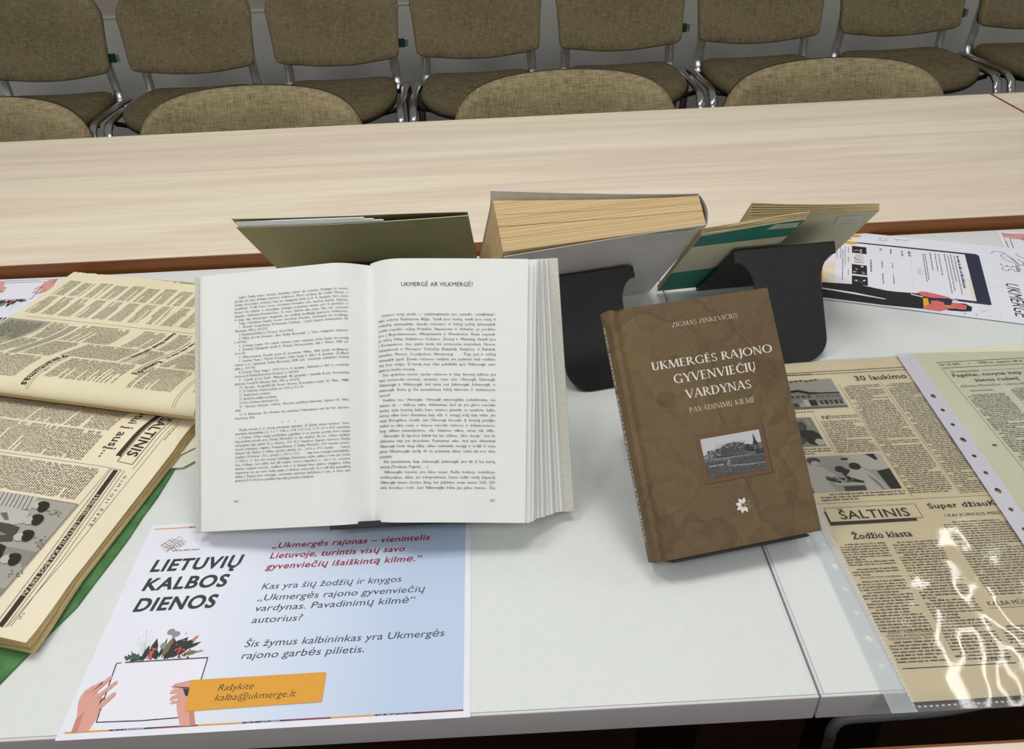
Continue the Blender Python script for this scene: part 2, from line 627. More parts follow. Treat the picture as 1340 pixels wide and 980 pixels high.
# ------------------------------------------------------------------ room
mb = MB()
mb.box(-5.0, 5.0, -3.0, 3.82, FLOOR - 0.05, FLOOR, FLOORM)
tag(mb.build('floor'), kind='structure')
mb = MB()
mb.box(-5.0, 5.0, 3.80, 3.90, FLOOR, -0.150, WALLM)
mb.box(-5.0, 5.0, 3.80, 3.90, -0.150, CEIL, WALLPAPER)
mb.box(-5.0, 5.0, 3.794, 3.80, -0.154, -0.146, WALLM)
tag(mb.build('wall_back'), kind='structure')
mb = MB()
mb.box(-5.0, 5.0, 3.782, 3.80, FLOOR, FLOOR + 0.08, BASEB, 0.003)
tag(mb.build('baseboard_back'), kind='structure')


# ------------------------------------------------------------------ tables
def table(name, label, x0, x1, y0, y1, ztop, th, mtop, medge, mleg, lw, legs, group=None, inset=0.06):
    root = empty(name, flat((x0 + x1) / 2, (y0 + y1) / 2, FLOOR), label, 'table', group)
    cx, cy, zt = (x0 + x1) / 2, (y0 + y1) / 2, ztop - FLOOR
    hx, hy = (x1 - x0) / 2, (y1 - y0) / 2
    e = 0.0025
    mb = MB()
    mb.box(-hx + e, hx - e, -hy + e, hy - e, zt - th, zt, mtop)
    mb.build('tabletop', root)
    mb = MB()
    mb.box(-hx, hx, -hy, -hy + e, zt - th, zt - 0.0004, medge, 0.0008)
    mb.box(-hx, hx, hy - e, hy, zt - th, zt - 0.0004, medge, 0.0008)
    mb.box(-hx, -hx + e, -hy + e, hy - e, zt - th, zt - 0.0004, medge, 0.0008)
    mb.box(hx - e, hx, -hy + e, hy - e, zt - th, zt - 0.0004, medge, 0.0008)
    mb.build('edge_band', root)
    mb = MB()
    mb.box(-hx + inset + lw, hx - inset - lw, hy * 0.35, hy * 0.35 + 0.02, zt - th - 0.22, zt - th - 0.0005, mleg, 0.002)
    mb.build('apron', root)
    for sx, sy in legs:
        mb = MB()
        px, py = sx * (hx - inset - lw / 2), sy * (hy - inset - lw / 2)
        mb.box(px - lw / 2, px + lw / 2, py - lw / 2, py + lw / 2, 0.012, zt - th, mleg, 0.003)
        lg = mb.build('leg', root)
        mb = MB()
        mb.box(px - lw / 2 - 0.002, px + lw / 2 + 0.002, py - lw / 2 - 0.002, py + lw / 2 + 0.002, 0, 0.014, RUBBER, 0.002)
        mb.build('foot_cap', lg)
    return root


ALL4 = ((-1, -1), (1, -1), (-1, 1), (1, 1))
table('white_table', 'white laminate table left of the seam, carrying the open book', -1.25, 0.2139, 0.3242, 1.047, 0.0, 0.0275, DESK, DESK_EDGE, BLACKMETAL, 0.045, ALL4)
table('white_table', 'white laminate table right of the seam, under the plastic-sleeved newspapers', 0.2155, 1.66, 0.3242, 1.047, 0.0, 0.0275, DESK, DESK_EDGE, BLACKMETAL, 0.045, ALL4)
table('beech_table', 'long pale beech table with brown edge, directly behind the books', -1.35, 1.0188, 1.0535, 1.6245, 0.0176, 0.024, WOODTOP, WOODEDGE, WOODLEG, 0.06, ALL4)
table('beech_table', 'pale beech table beyond the brown joint line at the far right', 1.0206, 2.9, 1.0535, 1.6245, 0.0176, 0.024, WOODTOP, WOODEDGE, WOODLEG, 0.06, ALL4)
table('beech_table', 'pale beech table edge in the lower right corner, nearest the camera', -0.9, 1.4, -0.45, 0.2760, 0.0176, 0.024, WOODTOP, WOODEDGE, WOODLEG, 0.06, ALL4)

# grey cable under the right table
mb = MB()
pts = [(0.47, 0.365, -0.033), (0.40, 0.352, -0.052), (0.34, 0.346, -0.062), (0.2862, 0.345, -0.0645), (0.268, 0.345, -0.0649), (0.2549, 0.345, -0.0658), (0.2482, 0.345, -0.0716), (0.2457, 0.345, -0.0868), (0.2478, 0.346, -0.108), (0.250, 0.35, -0.25), (0.26, 0.36, -0.5), (0.27, 0.37, -0.68), (0.30, 0.38, FLOOR + 0.010), (0.42, 0.40, FLOOR + 0.006)]
fine = []
for i in range(len(pts) - 1):
    p0, p1, p2, p3 = (Vector(pts[max(0, min(len(pts) - 1, i + k))]) for k in (-1, 0, 1, 2))
    for j in range(6):
        t = j / 6
        fine.append(0.5 * ((2 * p1) + (p2 - p0) * t + (2 * p0 - 5 * p1 + 4 * p2 - p3) * t * t + (3 * p1 - p0 - 3 * p2 + p3) * t ** 3))
mb.tube(fine, 0.0045, 0.0045, CABLE, 10)
tag(mb.build('power_cable'), 'grey cable bending down under the front edge of the right white table', 'cable')


# ------------------------------------------------------------------ chairs
def crom(pts, n=6):
    r = []
    m = len(pts)
    for i in range(m):
        p0, p1, p2, p3 = (Vector((*pts[(i + k) % m], 0)) for k in (-1, 0, 1, 2))
        for j in range(n):
            t = j / n
            q = 0.5 * ((2 * p1) + (p2 - p0) * t + (2 * p0 - 5 * p1 + 4 * p2 - p3) * t * t + (3 * p1 - p0 - 3 * p2 + p3) * t ** 3)
            r.append((q.x, q.y))
    return r


half = [(0, -0.027), (0.075, -0.024), (0.14, -0.015), (0.196, -0.006), (0.219, 0.002), (0.2285, 0.018), (0.2315, 0.065), (0.236, 0.13), (0.240, 0.165), (0.236, 0.195), (0.218, 0.226), (0.185, 0.249), (0.135, 0.263), (0.07, 0.270)]
BACK = crom(half + [(0, 0.272)] + [(-x, y) for x, y in half[:0:-1]], 4)


def pad_point(x, z, off):
    """backrest: leaning and slightly hollow; off>0 towards the sitter (-y)"""
    y = 0.150 + 0.24 * (z) - 0.55 * x * x
    return (x, y - off * 0.97, 0.555 + z - off * 0.2)


def ring(outl, sc, off, f, cz=0.12):
    out = []
    for x, z in outl:
        rx, rz = x, z - cz
        L = math.hypot(rx, rz)
        k = max(0.0, (L + sc) / L)
        out.append(f(rx * k, cz + rz * k, off))
    return out


SEAT = crom([(0, -0.222), (0.09, -0.214), (0.155, -0.185), (0.198, -0.13), (0.214, -0.05), (0.212, 0.05), (0.204, 0.13), (0.185, 0.175), (0.14, 0.196), (0.07, 0.202), (0, 0.203),
              (-0.07, 0.202), (-0.14, 0.196), (-0.185, 0.175), (-0.204, 0.13), (-0.212, 0.05), (-0.214, -0.05), (-0.198, -0.13), (-0.155, -0.185), (-0.09, -0.214)], 4)


def seat_point(x, y, off):
    # dished, with a waterfall front edge
    d = -0.010 * max(0.0, 1 - (x / 0.2) ** 2) - max(0.0, -0.10 - y) ** 2 * 1.3
    return (x, y, 0.440 + off + (d if off > 0 else d * 0.8) - 0.02 * (y + 0.2) * 0.4)


def make_chair(label, group):
    root = empty('conference_chair', flat(0, 0, FLOOR), label, 'chair', group)
    mb = MB()
    R = [ring(SEAT, s, o, seat_point, 0.0) for s, o in ((-0.004, 0.0), (0.0, 0.008), (0.002, 0.02), (-0.004, 0.033), (-0.018, 0.041), (-0.05, 0.046), (-0.10, 0.049), (-0.16, 0.050))]
    mb.loft(R, SEATFABRIC)
    mb.build('seat', root)
    mb = MB()
    R = [ring(SEAT, s, o, seat_point, 0.0) for s, o in ((-0.03, -0.014), (-0.006, -0.010), (0.001, -0.002), (-0.001, 0.004))]
    mb.loft(R, SHELL)
    mb.build('seat_pan', root)
    mb = MB()
    R = [ring(BACK, s, o, pad_point) for s, o in ((-0.006, -0.018), (0.0, -0.010), (0.001, 0.002), (-0.004, 0.013), (-0.015, 0.020), (-0.045, 0.024), (-0.085, 0.025))]
    mb.loft(R, FABRIC)
    mb.build('backrest', root)
    mb = MB()
    R = [ring(BACK, s, o, pad_point) for s, o in ((-0.02, -0.026), (-0.008, -0.023), (-0.0012, -0.017), (-0.0012, -0.013), (-0.006, -0.0105))]
    mb.loft(R, SHELL)
    mb.build('back_shell', root)
    mb = MB()
    for sx in (-1, 1):
        mb.tube([(sx * 0.200, 0.150, 0.425), (sx * 0.202, 0.178, 0.44), (sx * 0.203, 0.188, 0.47), (sx * 0.201, 0.186, 0.52), (sx * 0.197, 0.188, 0.60), (sx * 0.194, 0.195, 0.66)], 0.0175, 0.009, CHROME, 12, up=Vector((0, 1, 0)))
        if sx < 0:
            mb.build('back_bracket', root)
            mb = MB()
    mb.build('back_bracket', root)
    for sx in (-1, 1):
        mb = MB()
        x = sx * 0.239
        P = [(x, -0.262, 0.012), (x, -0.238, 0.20), (x, -0.216, 0.36), (x, -0.205, 0.405), (x, -0.188, 0.434), (x, -0.160, 0.449), (x, -0.10, 0.452), (x, 0.10, 0.446), (x, 0.165, 0.442), (x, 0.195, 0.428), (x, 0.212, 0.395), (x, 0.235, 0.25), (x, 0.270, 0.012)]
        mb.tube(P, 0.0100, 0.0150, CHROME_D, 12, up=Vector((1, 0, 0)))
        lf = mb.build('leg_frame', root)
        for y in (-0.2625, 0.2705):
            mb = MB()
            mb.loft([[(x + r * cos(i * pi / 5), y + r * sin(i * pi / 5), z) for i in range(10)] for r, z in ((0.013, 0), (0.0155, 0.004), (0.0155, 0.02), (0.0135, 0.024))], RUBBER)
            mb.build('foot_cap', lf)
    mb = MB()
    for y in (-0.12, 0.12):
        mb.tube([(-0.236, y, 0.436), (-0.15, y, 0.418), (0.15, y, 0.418), (0.236, y, 0.436)], 0.009, 0.009, SHELL, 8)
    mb.build('cross_bar', root)
    return root


def copy_tree(o, parent=None):
    c = o.copy()
    COL.objects.link(c)
    if parent:
        c.parent = parent
    for ch in list(o.children):
        copy_tree(ch, c)
    return c


ORD = ['leftmost', 'second from the left', 'third from the left', 'fourth from the left', 'fifth from the left', 'sixth from the left', 'second from the right', 'rightmost']
proto = None
for i, x in enumerate((-1.625, -1.095, -0.563, -0.041, 0.492, 1.015, 1.553, 2.085)):
    lab = 'khaki chair in the row along the wall, %s' % ORD[i]
    green = i in (0, 2, 4, 6)
    if green:
        lab += ', green tag'
    if proto is None:
        proto = make_chair(lab, 'chairs in a row along the wall')
        c = proto
        pristine = [ch for ch in proto.children]
    else:
        c = copy_tree(proto)
    c['label'] = lab
    c.matrix_world = flat(x, 2.990 + 0.022 * (x + 0.04), FLOOR, 0.012)
near = []
for lab, x, y in (('khaki chair tucked behind the beech table, cut off by the left picture edge', -1.098, 1.545),
                  ('khaki chair tucked behind the beech table, second from left, behind the olive folder', -0.517, 1.535),
                  ('khaki fabric chair tucked behind the beech table above the thick paperback', 0.155, 1.540),
                  ('khaki fabric chair tucked behind the beech table, rightmost of the near four', 0.731, 1.530)):
    c = copy_tree(proto)
    c['label'] = lab
    c['group'] = 'chairs tucked in behind the beech table'
    c.matrix_world = flat(x, y, FLOOR, 0.0)
# green tags clipped to the backrests of every second chair
row = [o for o in COL.objects if o.get('group') == 'chairs in a row along the wall']
for o in row:
    if 'green tag' in o['label']:
        mb = MB()
        mb.box(0.212, 0.252, 0.150, 0.155, 0.580, 0.612, CLIP_G, 0.0015)
        mb.box(0.252, 0.264, 0.151, 0.154, 0.583, 0.610, CLIP_S, 0.001)
        t = mb.build('tag', o)
        t['label'] = 'green tag with a metal clip'

# ------------------------------------------------------------------ printed leaflets
LZ = 0.00006
mm = 0.001
GRAD = M('print_blue_gradient', (200, 214, 234), 0.5)
_t = NT(GRAD)
_sp = _t.n('ShaderNodeSeparateXYZ')
_t.l(_t.coord(), _sp.inputs[0])
_mr = _t.n('ShaderNodeMapRange')
_mr.inputs['From Min'].default_value = 0.06
_mr.inputs['From Max'].default_value = 0.24
_t.l(_sp.outputs['X'], _mr.inputs['Value'])
_t.base(_t.ramp(_mr.outputs[0], [(0.0, rgb(234, 236, 248)), (0.45, rgb(216, 226, 244)), (1.0, rgb(190, 209, 236))]))


def leaflet_mesh():
    mb = MB()
    T = 0.0003
    W, H = 0.2965, 0.2095
    mb.box(0, W, 0, H, 0, T, PAPER_W)
    ink = Ink(mb, lambda x, y, l: (x * mm, y * mm, T + l * LZ))
    ink.rect(4.5, 5.2, 291.5, 204.3, GRAD, 1)
    seg = [ORANGE, NAVY, MAROON]
    for i in range(9):
        a, b = 4.5 + 287 * i / 9, 4.5 + 287 * (i + 1) / 9
        for y in (5.0, 203.6):
            ink.rect(a, y, b, y + 1.3, seg[i % 3], 2)
            if i % 3 == 1:
                r = random.Random(i + int(y))
                for k in range(14):
                    u = r.uniform(a, b - 3)
                    ink.line(u, y + 0.2, u + r.uniform(1, 3), y + r.uniform(0.5, 1.2), 0.25, WHITEP, 3)
    # woven emblem: two families of coloured lines
    cx, cy = 27.5, 184.0
    cs = [RED, NAVY, ORANGE, INK]
    for k in range(5):
        d = (k - 2) * 3.1
        ink.path([(cx - 7.5 + d * 0.6, cy - 5.5 - d * 0.62), (cx - 2 + d * 0.6, cy + 0.8 - d * 0.62), (cx + 2.2 + d * 0.6, cy + 0.2 - d * 0.62), (cx + 7.5 + d * 0.6, cy + 6.5 - d * 0.62)], 0.45, cs[(k + 1) % 4], 2)
        ink.path([(cx - 7.5 + d * 0.55, cy + 4.6 + d * 0.6), (cx - 2.2 + d * 0.55, cy + 0.6 + d * 0.6), (cx + 2 + d * 0.55, cy - 0.2 + d * 0.6), (cx + 7.2 + d * 0.55, cy - 5.4 + d * 0.6)], 0.45, cs[k % 4], 3)
    ink.path([(cx - 3, cy - 8), (cx - 1, cy - 4), (cx + 2, cy - 5)], 0.45, INK, 3)
    ink.text('Lietuvių kalbos dienos', 29.5, 175.6, 1.9, INK, width=24, bold=0.02, shear=0.3)
    for st, x, y, w, c in (('LIETUVIŲ', 15.8, 153.2, 80, 12.6), ('KALBOS', 15.8, 132.6, 72.5, 12.6), ('DIENOS', 15.6, 111.0, 68.5, 12.8)):
        ink.text(st, x, y, c, DARKGREEN, width=w, bold=0.036, shear=0.16, res=4)
    for st, x, y, w in (('„Ukmergės rajonas – vienintelis', 118.6, 172.6, 141), ('Lietuvoje, turintis visų savo', 118.6, 160.8, 119.5), ('gyvenviečių išaiškintą kilmę.“', 118.4, 148.6, 135)):
        ink.text(st, x, y, 6.4, RED, width=w, bold=0.024, shear=0.2, res=3)
    for st, x, y, w in (('Kas yra šių žodžių ir knygos', 118.6, 126.8, 119), ('„Ukmergės rajono gyvenviečių', 118.0, 114.9, 140), ('vardynas. Pavadinimų kilmė“', 118.2, 104.2, 132), ('autorius?', 118.2, 92.6, 41), ('Šis žymus kalbininkas yra Ukmergės', 117.8, 70.0, 158), ('rajono garbės pilietis.', 117.6, 59.2, 96.5)):
        ink.text(st, x, y, 6.3, GREYTXT, width=w, bold=0.004, shear=0.2, res=3)
    # ---- picture: hands writing in a notebook with flowers behind it
    ink.poly([(21, 12.8), (91, 12.6), (92, 61.6), (24, 61.4)], WHITEP, 2)
    r = random.Random(4)

    def leafp(x, y, L, w, a, mat, lay=3):
        c, s = cos(a), sin(a)
        P = [(0, 0), (L * .3, w * .5), (L * .65, w * .42), (L, 0), (L * .65, -w * .42), (L * .3, -w * .5)]
        ink.poly([(x + u * c - v * s, y + u * s + v * c) for u, v in P], mat, lay)

    for k in range(5):
        leafp(30 + k * 1.9, 63.5 + (2 - abs(k - 2)) * 0.6, 7.0, 2.6, 2.35 - 0.1 * k, LEAF2, 3)
        leafp(31 + k * 1.9, 62.6, 6.0, 2.2, 0.7 + 0.1 * k, LEAF1, 3)
    ink.line(29, 72, 41, 62, 0.5, LEAF2, 4)
    leafp(47, 63, 20, 6.5, 1.62, LEAF1, 3)
    leafp(52, 63, 14, 6, 2.1, LEAF1, 3)
    for k in range(26):
        ink.disc(45.2 + r.uniform(-1.9, 1.9) + (k % 9) * 0.15, 63.5 + r.uniform(0, 11), 0.8, BERRY if k % 3 else PINK, 4, n=7)
    leafp(41, 62, 15, 4.5, 1.5, LEAF1, 3)
    leafp(57, 63, 24, 13, 0.95, LEAF1, 4)
    leafp(60, 63, 20, 11, 1.6, LEAF1, 3)
    leafp(62, 66, 21, 10, 0.75, LEAF1, 4)
    leafp(55, 64, 22, 4.5, 1.35, LEAF4, 5)
    leafp(53, 64, 19, 3, 1.5, LEAF1, 3)
    ink.disc(55.5, 88.5, 3.2, LEAF3, 4, 3.0)
    ink.disc(60.0, 86.0, 3.4, LEAF3, 5, 2.8)
    ink.disc(53.5, 75.5, 2.8, LEAF3, 4, 3.2)
    for k in range(34):
        ink.disc(68 + r.gauss(0, 4.2), 70 + r.gauss(0, 4.6), r.uniform(0.5, 0.95), BERRY if r.random() < .6 else MAROON, 6, n=7)
    for k in range(14):
        ink.disc(68 + r.gauss(0, 4), 70 + r.gauss(0, 4.6), 0.7, LEAF1, 7, n=6)
    leafp(72, 67, 11, 4.2, 0.12, LEAF4, 6)
    leafp(72, 72, 12, 3.4, 0.45, LEAF1, 5)
    leafp(71, 75, 11, 3, 0.75, LEAF1, 5)
    leafp(75, 78, 7, 2.8, 1.0, SKIN2, 6)
    leafp(81, 68, 6, 2, 0.2, SKIN2, 6)
    for k in range(30):
        x, y = 38 + r.gauss(0, 4.0), 79 + r.gauss(0, 6)
        ink.line(42, 64, x, y, 0.12, PALEGREY, 2)
        ink.disc(x, y, 0.45, PALEGREY, 3, n=6)
    ink.path([(25, 62.0), (21.3, 61.6), (24.6, 12.6), (42, 12.2), (58, 11.8), (90, 12.8)], 0.9, NAVY, 3)
    ink.line(28, 62.0, 92, 62.2, 0.9, NAVY, 7)
    ink.line(92, 62, 92, 42, 0.9, NAVY, 3)
    # left hand
    ink.poly([(9.3, 5.6), (8.4, 18), (4.8, 29.5), (4.6, 35.2), (7.4, 39.6), (10, 43.6), (14.0, 40), (17, 36), (21.0, 33), (22.5, 29), (21.4, 25.6), (24, 21), (23.3, 14), (21.2, 5.6)], SKIN1, 4)
    for a, b, c, d, w in ((6.5, 37, 17, 45.6, 3.4), (11, 35, 21.4, 49.2, 3.6), (16, 31, 27.2, 44.8, 3.4), (20.5, 22.5, 29.4, 35.0, 4.0)):
        L = math.hypot(c - a, d - b)
        ux, uy = (c - a) / L, (d - b) / L
        px, py = -uy * w / 2, ux * w / 2
        ink.poly([(a - px * 1.15, b - py * 1.15), (a + px * 1.15, b + py * 1.15), (c + px * .8, d + py * .8), (c + ux * 1.3 + px * .3, d + uy * 1.3 + py * .3), (c + ux * 1.3 - px * .3, d + uy * 1.3 - py * .3), (c - px * .8, d - py * .8)], SKIN1, 6)
        ink.line(a + ux * 2 - px, b + uy * 2 - py, c - px * .9, d - py * .9, 0.5, SKIN2, 7)
    ink.poly([(11.5, 36.5), (17.4, 44.8), (16.2, 45.2)], NAVY, 7)
    ink.poly([(21.2, 26), (21, 30), (23.6, 33.4)], NAVY, 7)
    ink.poly([(9.3, 5.6), (8.8, 16), (12.5, 22), (13.5, 5.6)], SKIN2, 5)
    # right hand with a pen
    ink.poly([(87.4, 5.6), (81.6, 17.5), (79.9, 22), (78.4, 30), (79, 37), (81, 42.4), (90, 43), (94.1, 17), (98.4, 5.6)], SKIN1, 4)
    for a, b, c, d, w in ((85, 40.5, 73.2, 38.0, 4.2), (80, 35, 72.6, 33.2, 3.4), (80, 31, 74.2, 27.6, 3.2), (82, 25, 75.4, 24.6, 2.2)):
        L = math.hypot(c - a, d - b)
        ux, uy = (c - a) / L, (d - b) / L
        px, py = -uy * w / 2, ux * w / 2
        ink.poly([(a - px, b - py), (a + px, b + py), (c + px * .8, d + py * .8), (c + ux * 1.3, d + uy * 1.3), (c - px * .8, d - py * .8)], SKIN1, 6)
        ink.line(a - px, b - py, c - px, d - py, 0.5, SKIN2, 7)
    ink.poly([(68.5, 38.9), (86, 35.2), (86, 36.6)], INK_SOFT, 8)
    ink.poly([(80.5, 36), (88, 34.4), (87, 29), (84, 30)], NAVY, 7)
    ink.poly([(94.5, 5.6), (90.5, 16.6), (94.1, 17), (98.4, 5.6)], SKIN2, 5)
    # orange speech label
    ink.poly([(84.9, 42.6), (85.6, 42.9), (186.0, 43.3), (186.9, 42.6), (187.4, 19.2), (186.6, 18.5), (87.3, 17.0)], ORANGE, 9)
    ink.text('Rašykite', 106.8, 32.4, 5.3, INK, width=27, shear=0.2, lay=10, bold=-0.006, res=3)
    ink.text('kalba@ukmerge.lt', 106.6, 24.1, 5.3, INK, width=60, shear=0.2, lay=10, bold=-0.006, res=3)
    return mb


leaflet = leaflet_mesh().build('leaflet', None, flat(-0.3302 - 0.0045, 0.3265 - 0.0045, 0.0003, 0.0033))
tag(leaflet, 'white and pale blue leaflet lying flat in front of the open book', 'leaflet', 'leaflets with hands and flowers')
c = leaflet.copy()
COL.objects.link(c)
c.matrix_world = flat(-0.630, 1.044, 0.0003, pi - 0.02)
c['label'] = 'leaflet turned upside down, mostly hidden under the newspaper volume at the left edge'
c = leaflet.copy()
COL.objects.link(c)
c.matrix_world = flat(0.7276, 1.0440, 0.0003, math.atan2(-0.0748, -0.0256))
c['label'] = 'leaflet lying sideways at the right edge by the beech table, half under the poster'

# ------------------------------------------------------------------ sideways poster
mb = MB()
TP = 0.0003
# reading frame: X to the right, Y up; paper 210 x 297
mb.box(0, 0.2125, 0, 0.297, 0, TP, PAPER_W)


def pm(x, y, l):
    return (x, y, TP + l * LZ)


ink = Ink(mb, pm)


def uv(u, v):            # measured (along, across) in mm -> reading coordinates in metres
    return ((212.0 - v) * mm, (u + 8.0) * mm)


def P(*pts):
    return [uv(*p) for p in pts]


ink.poly(P((14, 178.5), (211, 180.5), (214.5, 176), (213.5, 38), (211, 36), (14, 38)), NAVY, 1)
ink.poly(P((14, 174.5), (196.5, 175), (197, 42), (14, 42)), WHITEP, 2)
for k in range(8):
    a = k * pi / 4
    ink.poly([uv(92 + 6.5 * cos(a + q) * f, 197 + 5.8 * sin(a + q) * f) for q, f in ((-.22, .75), (-.18, 1.15), (.18, 1.15), (.22, .75))], PALEGREY, 1)
ink.disc(*uv(92, 197), 0.0058, PALEGREY, 2)
ink.disc(*uv(92, 197), 0.0032, PAPER_W, 3)
ink.path(P((106, 205), (111, 199), (116, 203), (121, 199), (127, 205)), 0.003, PALEGREY, 1)
for cx, cy, rx, ry, rt in ((48, 174, 11, 5, .1), (54, 199, 9, 4.5, .25), (42, 186, 9, 4, .5)):
    x, y = uv(cx, cy)
    ink.disc(x, y, rx * mm, YELLOW, 4, ry * mm, rot=rt + pi / 2)
    ink.line(*uv(cx - rx, cy), *uv(cx + rx, cy), 0.0006, ORANGE, 5)
for (a, b, c_, d) in ((49.8, 164.5, 69, 142), (49.5, 107, 68.8, 78), (49.5, 73.5, 69.3, 48.5)):
    ink.poly(P((a, b), (c_, b), (c_, d), (a, d)), INK, 3)
    r = random.Random(int(b))
    for k in range(10):
        u, v = r.uniform(a + 1, c_ - 5), r.uniform(d + 1, b - 6)
        ink.poly(P((u, v), (u + r.uniform(1, 4), v), (u + r.uniform(1, 4), v + r.uniform(1, 5)), (u, v + 3)), r.choice([G[1], G[3], SKIN2, WHITEP, G[0]]), 4)
ink.text('VLKK', *uv(52.5, 138), 0.0125, INK, width=0.028, lay=3, bold=-0.015)
ink.line(*uv(54, 127), *uv(66, 118), 0.0008, BERRY, 4)
for (u, v0, v1, w) in ((88, 166, 158, 1.2), (101.5, 167, 150, 1.0), (116, 166, 148, 1.0), (125.4, 166, 150, 1.6), (142.7, 163, 78, .7), (145.5, 163.6, 85.5, .7), (152.3, 169, 115, .8),
                       (158.4, 169.4, 113.7, .7), (163, 167, 103, .7), (170.5, 170, 55, .7), (174.5, 168, 62, .7), (178.5, 169.6, 89, .8), (182.4, 168, 56, .7), (187.4, 168, 74, 1.8), (74.7, 126, 90, 1.2),
                       (35, 163, 120, .6), (38, 150, 56, .6), (45.3, 160, 140, .6), (45.3, 128, 112, .6), (45.3, 90, 72, .6), (88.8, 126, 104, .8), (88.8, 90, 60, .8), (102, 124, 108, .7), (102, 90, 62, .7), (30, 162, 120, .5), (41, 162, 100, .5)):
    ink.para(uv(u, v0)[0], uv(u - w * 1.5, 0)[1], uv(u, v1)[0], uv(u + w * 1.1, 0)[1], w * 2.2 * mm, INK, int(u), xh=0.72, indent=0, lay=3)
ink.line(*uv(127.5, 168), *uv(123, 52), 0.0003, PALEGREY, 3)
ink.box(uv(0, 118.5)[0], uv(132.8, 0)[1], uv(0, 98)[0], uv(137.5, 0)[1], 0.0004, PINK, 3, 1)
ink.para(uv(0, 114)[0], uv(134, 0)[1], uv(0, 102)[0], uv(136.4, 0)[1], 0.0016, PINK, 3, indent=0, lay=4)
ink.poly(P((12.1, 107), (28, 107), (28, 48), (12.1, 48)), BEIGEP, 3)
ink.poly(P((192.8, 107), (196.5, 107), (196.8, 43), (193, 43)), BEIGEP, 3)
ink.poly(P((-2, 110), (8.4, 104), (9.6, 47), (-2, 60)), NAVY, 3)
ink.poly(P((8.3, 105), (12.1, 106), (12.5, 46), (9.5, 47)), YELLOW, 4)
# the drawn woman with a tablet
ink.poly(P((-2, 59), (3.4, 48), (9.6, 44), (9.6, 26), (4, 24), (9.8, 20), (10.7, 2.6), (0, 0)), YELLOW, 4)
ink.poly(P((8.6, 44.5), (12.5, 44), (12.5, 26), (8.6, 26)), PINK, 5)
ink.poly(P((8.6, 20), (12.5, 20), (12.5, 2.8), (8.6, 2.8)), PINK, 5)
ink.poly(P((11.5, 44), (57.3, 49.2), (96, 41), (134.2, 45), (141, 34), (133.5, 5.3), (85.3, 2.2), (11.5, 2.6)), INK, 4)
ink.poly(P((11.5, 25.5), (50, 21.5), (88, 17.5), (91, 19), (52, 26), (11.5, 28.5)), WHITEP, 5)
ink.poly(P((120, 39), (134, 35), (135, 37), (121, 41)), WHITEP, 5)
ink.poly(P((134.4, 33), (141, 34), (143, 15.5), (133.5, 5.3)), YELLOW, 6)
ink.poly(P((128.6, 45.4), (132, 50), (139, 51), (152, 48), (167.6, 43), (163, 34), (134, 38.5)), PINK, 6)
ink.poly(P((140, 36), (168, 40.8), (168, 22), (140.6, 14)), NAVY, 6)
ink.poly(P((133.5, 5.3), (136, 14), (142.3, 20), (160, 20), (168, 17), (151.6, 4.2)), PINK, 7)
for k in range(5):
    ink.poly(P((143 + k * 3, 19), (143 + k * 3, 28.5 + (2 - abs(k - 2))), (146 + k * 3, 28.5 + (2 - abs(k - 2))), (146 + k * 3, 19)), PINK, 8)
ink.poly(P((158, 22), (170, 22), (172, 14), (160, 12)), YELLOW, 7)
ink.poly(P((168, 30), (183, 31.5), (190, 25), (188, 14), (177.4, 11), (160, 9), (163, 14), (176, 18)), INK, 7)
ink.poly(P((166, 27), (172, 31), (184, 27), (182, 16), (172, 15), (166, 19)), PINK, 8)
ink.line(*uv(173, 22), *uv(177, 22.5), 0.0006, INK, 9)
ink.line(*uv(179, 26), *uv(180.5, 20), 0.0006, INK, 9)
ink.poly(P((165.5, 41), (166.5, 43), (176, 36), (175, 34)), WHITEP, 9)
x, y = uv(210, 20)
for k in range(24):
    a, b = 2 * pi * k / 24, 2 * pi * (k + 1) / 24
    ink.line(x + .0135 * cos(a), y + .012 * sin(a), x + .0135 * cos(b), y + .012 * sin(b), 0.0003, PALEGREY, 2)
for k in range(4):
    ink.line(*uv(198 + k * 3, 16 + k * 3), *uv(205 + k, 20 + k), 0.0008, PALEGREY, 2)
for u, v in ((180, 7), (193, 8)):
    ink.disc(*uv(u, v), 0.003, PALEGREY, 2, 0.0018)
# title: line drawing and 35 UKMERGE
ink.path(P((231, 188), (234, 194), (240, 197), (248, 192), (254, 182), (258, 172), (262, 160), (266, 160), (268, 170), (262, 178)), 0.0008, INK, 3)
ink.path(P((248, 192), (242, 184), (246, 172), (256, 165), (261, 164), (255, 176), (248, 184)), 0.0007, INK, 3)
ink.path(P((262, 195), (266, 186), (272, 182), (276, 172)), 0.0008, INK, 3)
ink.text('35', *uv(238, 161), 0.0165, INK, width=0.024, lay=3, bold=-0.028, shear=0.15)
ink.text('UKMERGĖ', *uv(237, 104), 0.0150, INK, width=0.089, lay=3, bold=0, shear=0.2)
ink.text('kalba', *uv(256, 160), 0.006, INK, width=0.022, lay=3, bold=0.0)
_P0 = (0.3982, 0.8801)
_th = -0.3665
_o = (_P0[0] + cos(_th) * -0.008 - sin(_th) * 0.212, _P0[1] + sin(_th) * -0.008 + cos(_th) * 0.212)
poster = mb.build('poster', None, flat(_o[0], _o[1], 0.0014, _th - pi / 2))
tag(poster, 'white poster lying sideways at the right, drawn woman beside a giant phone screen', 'poster')

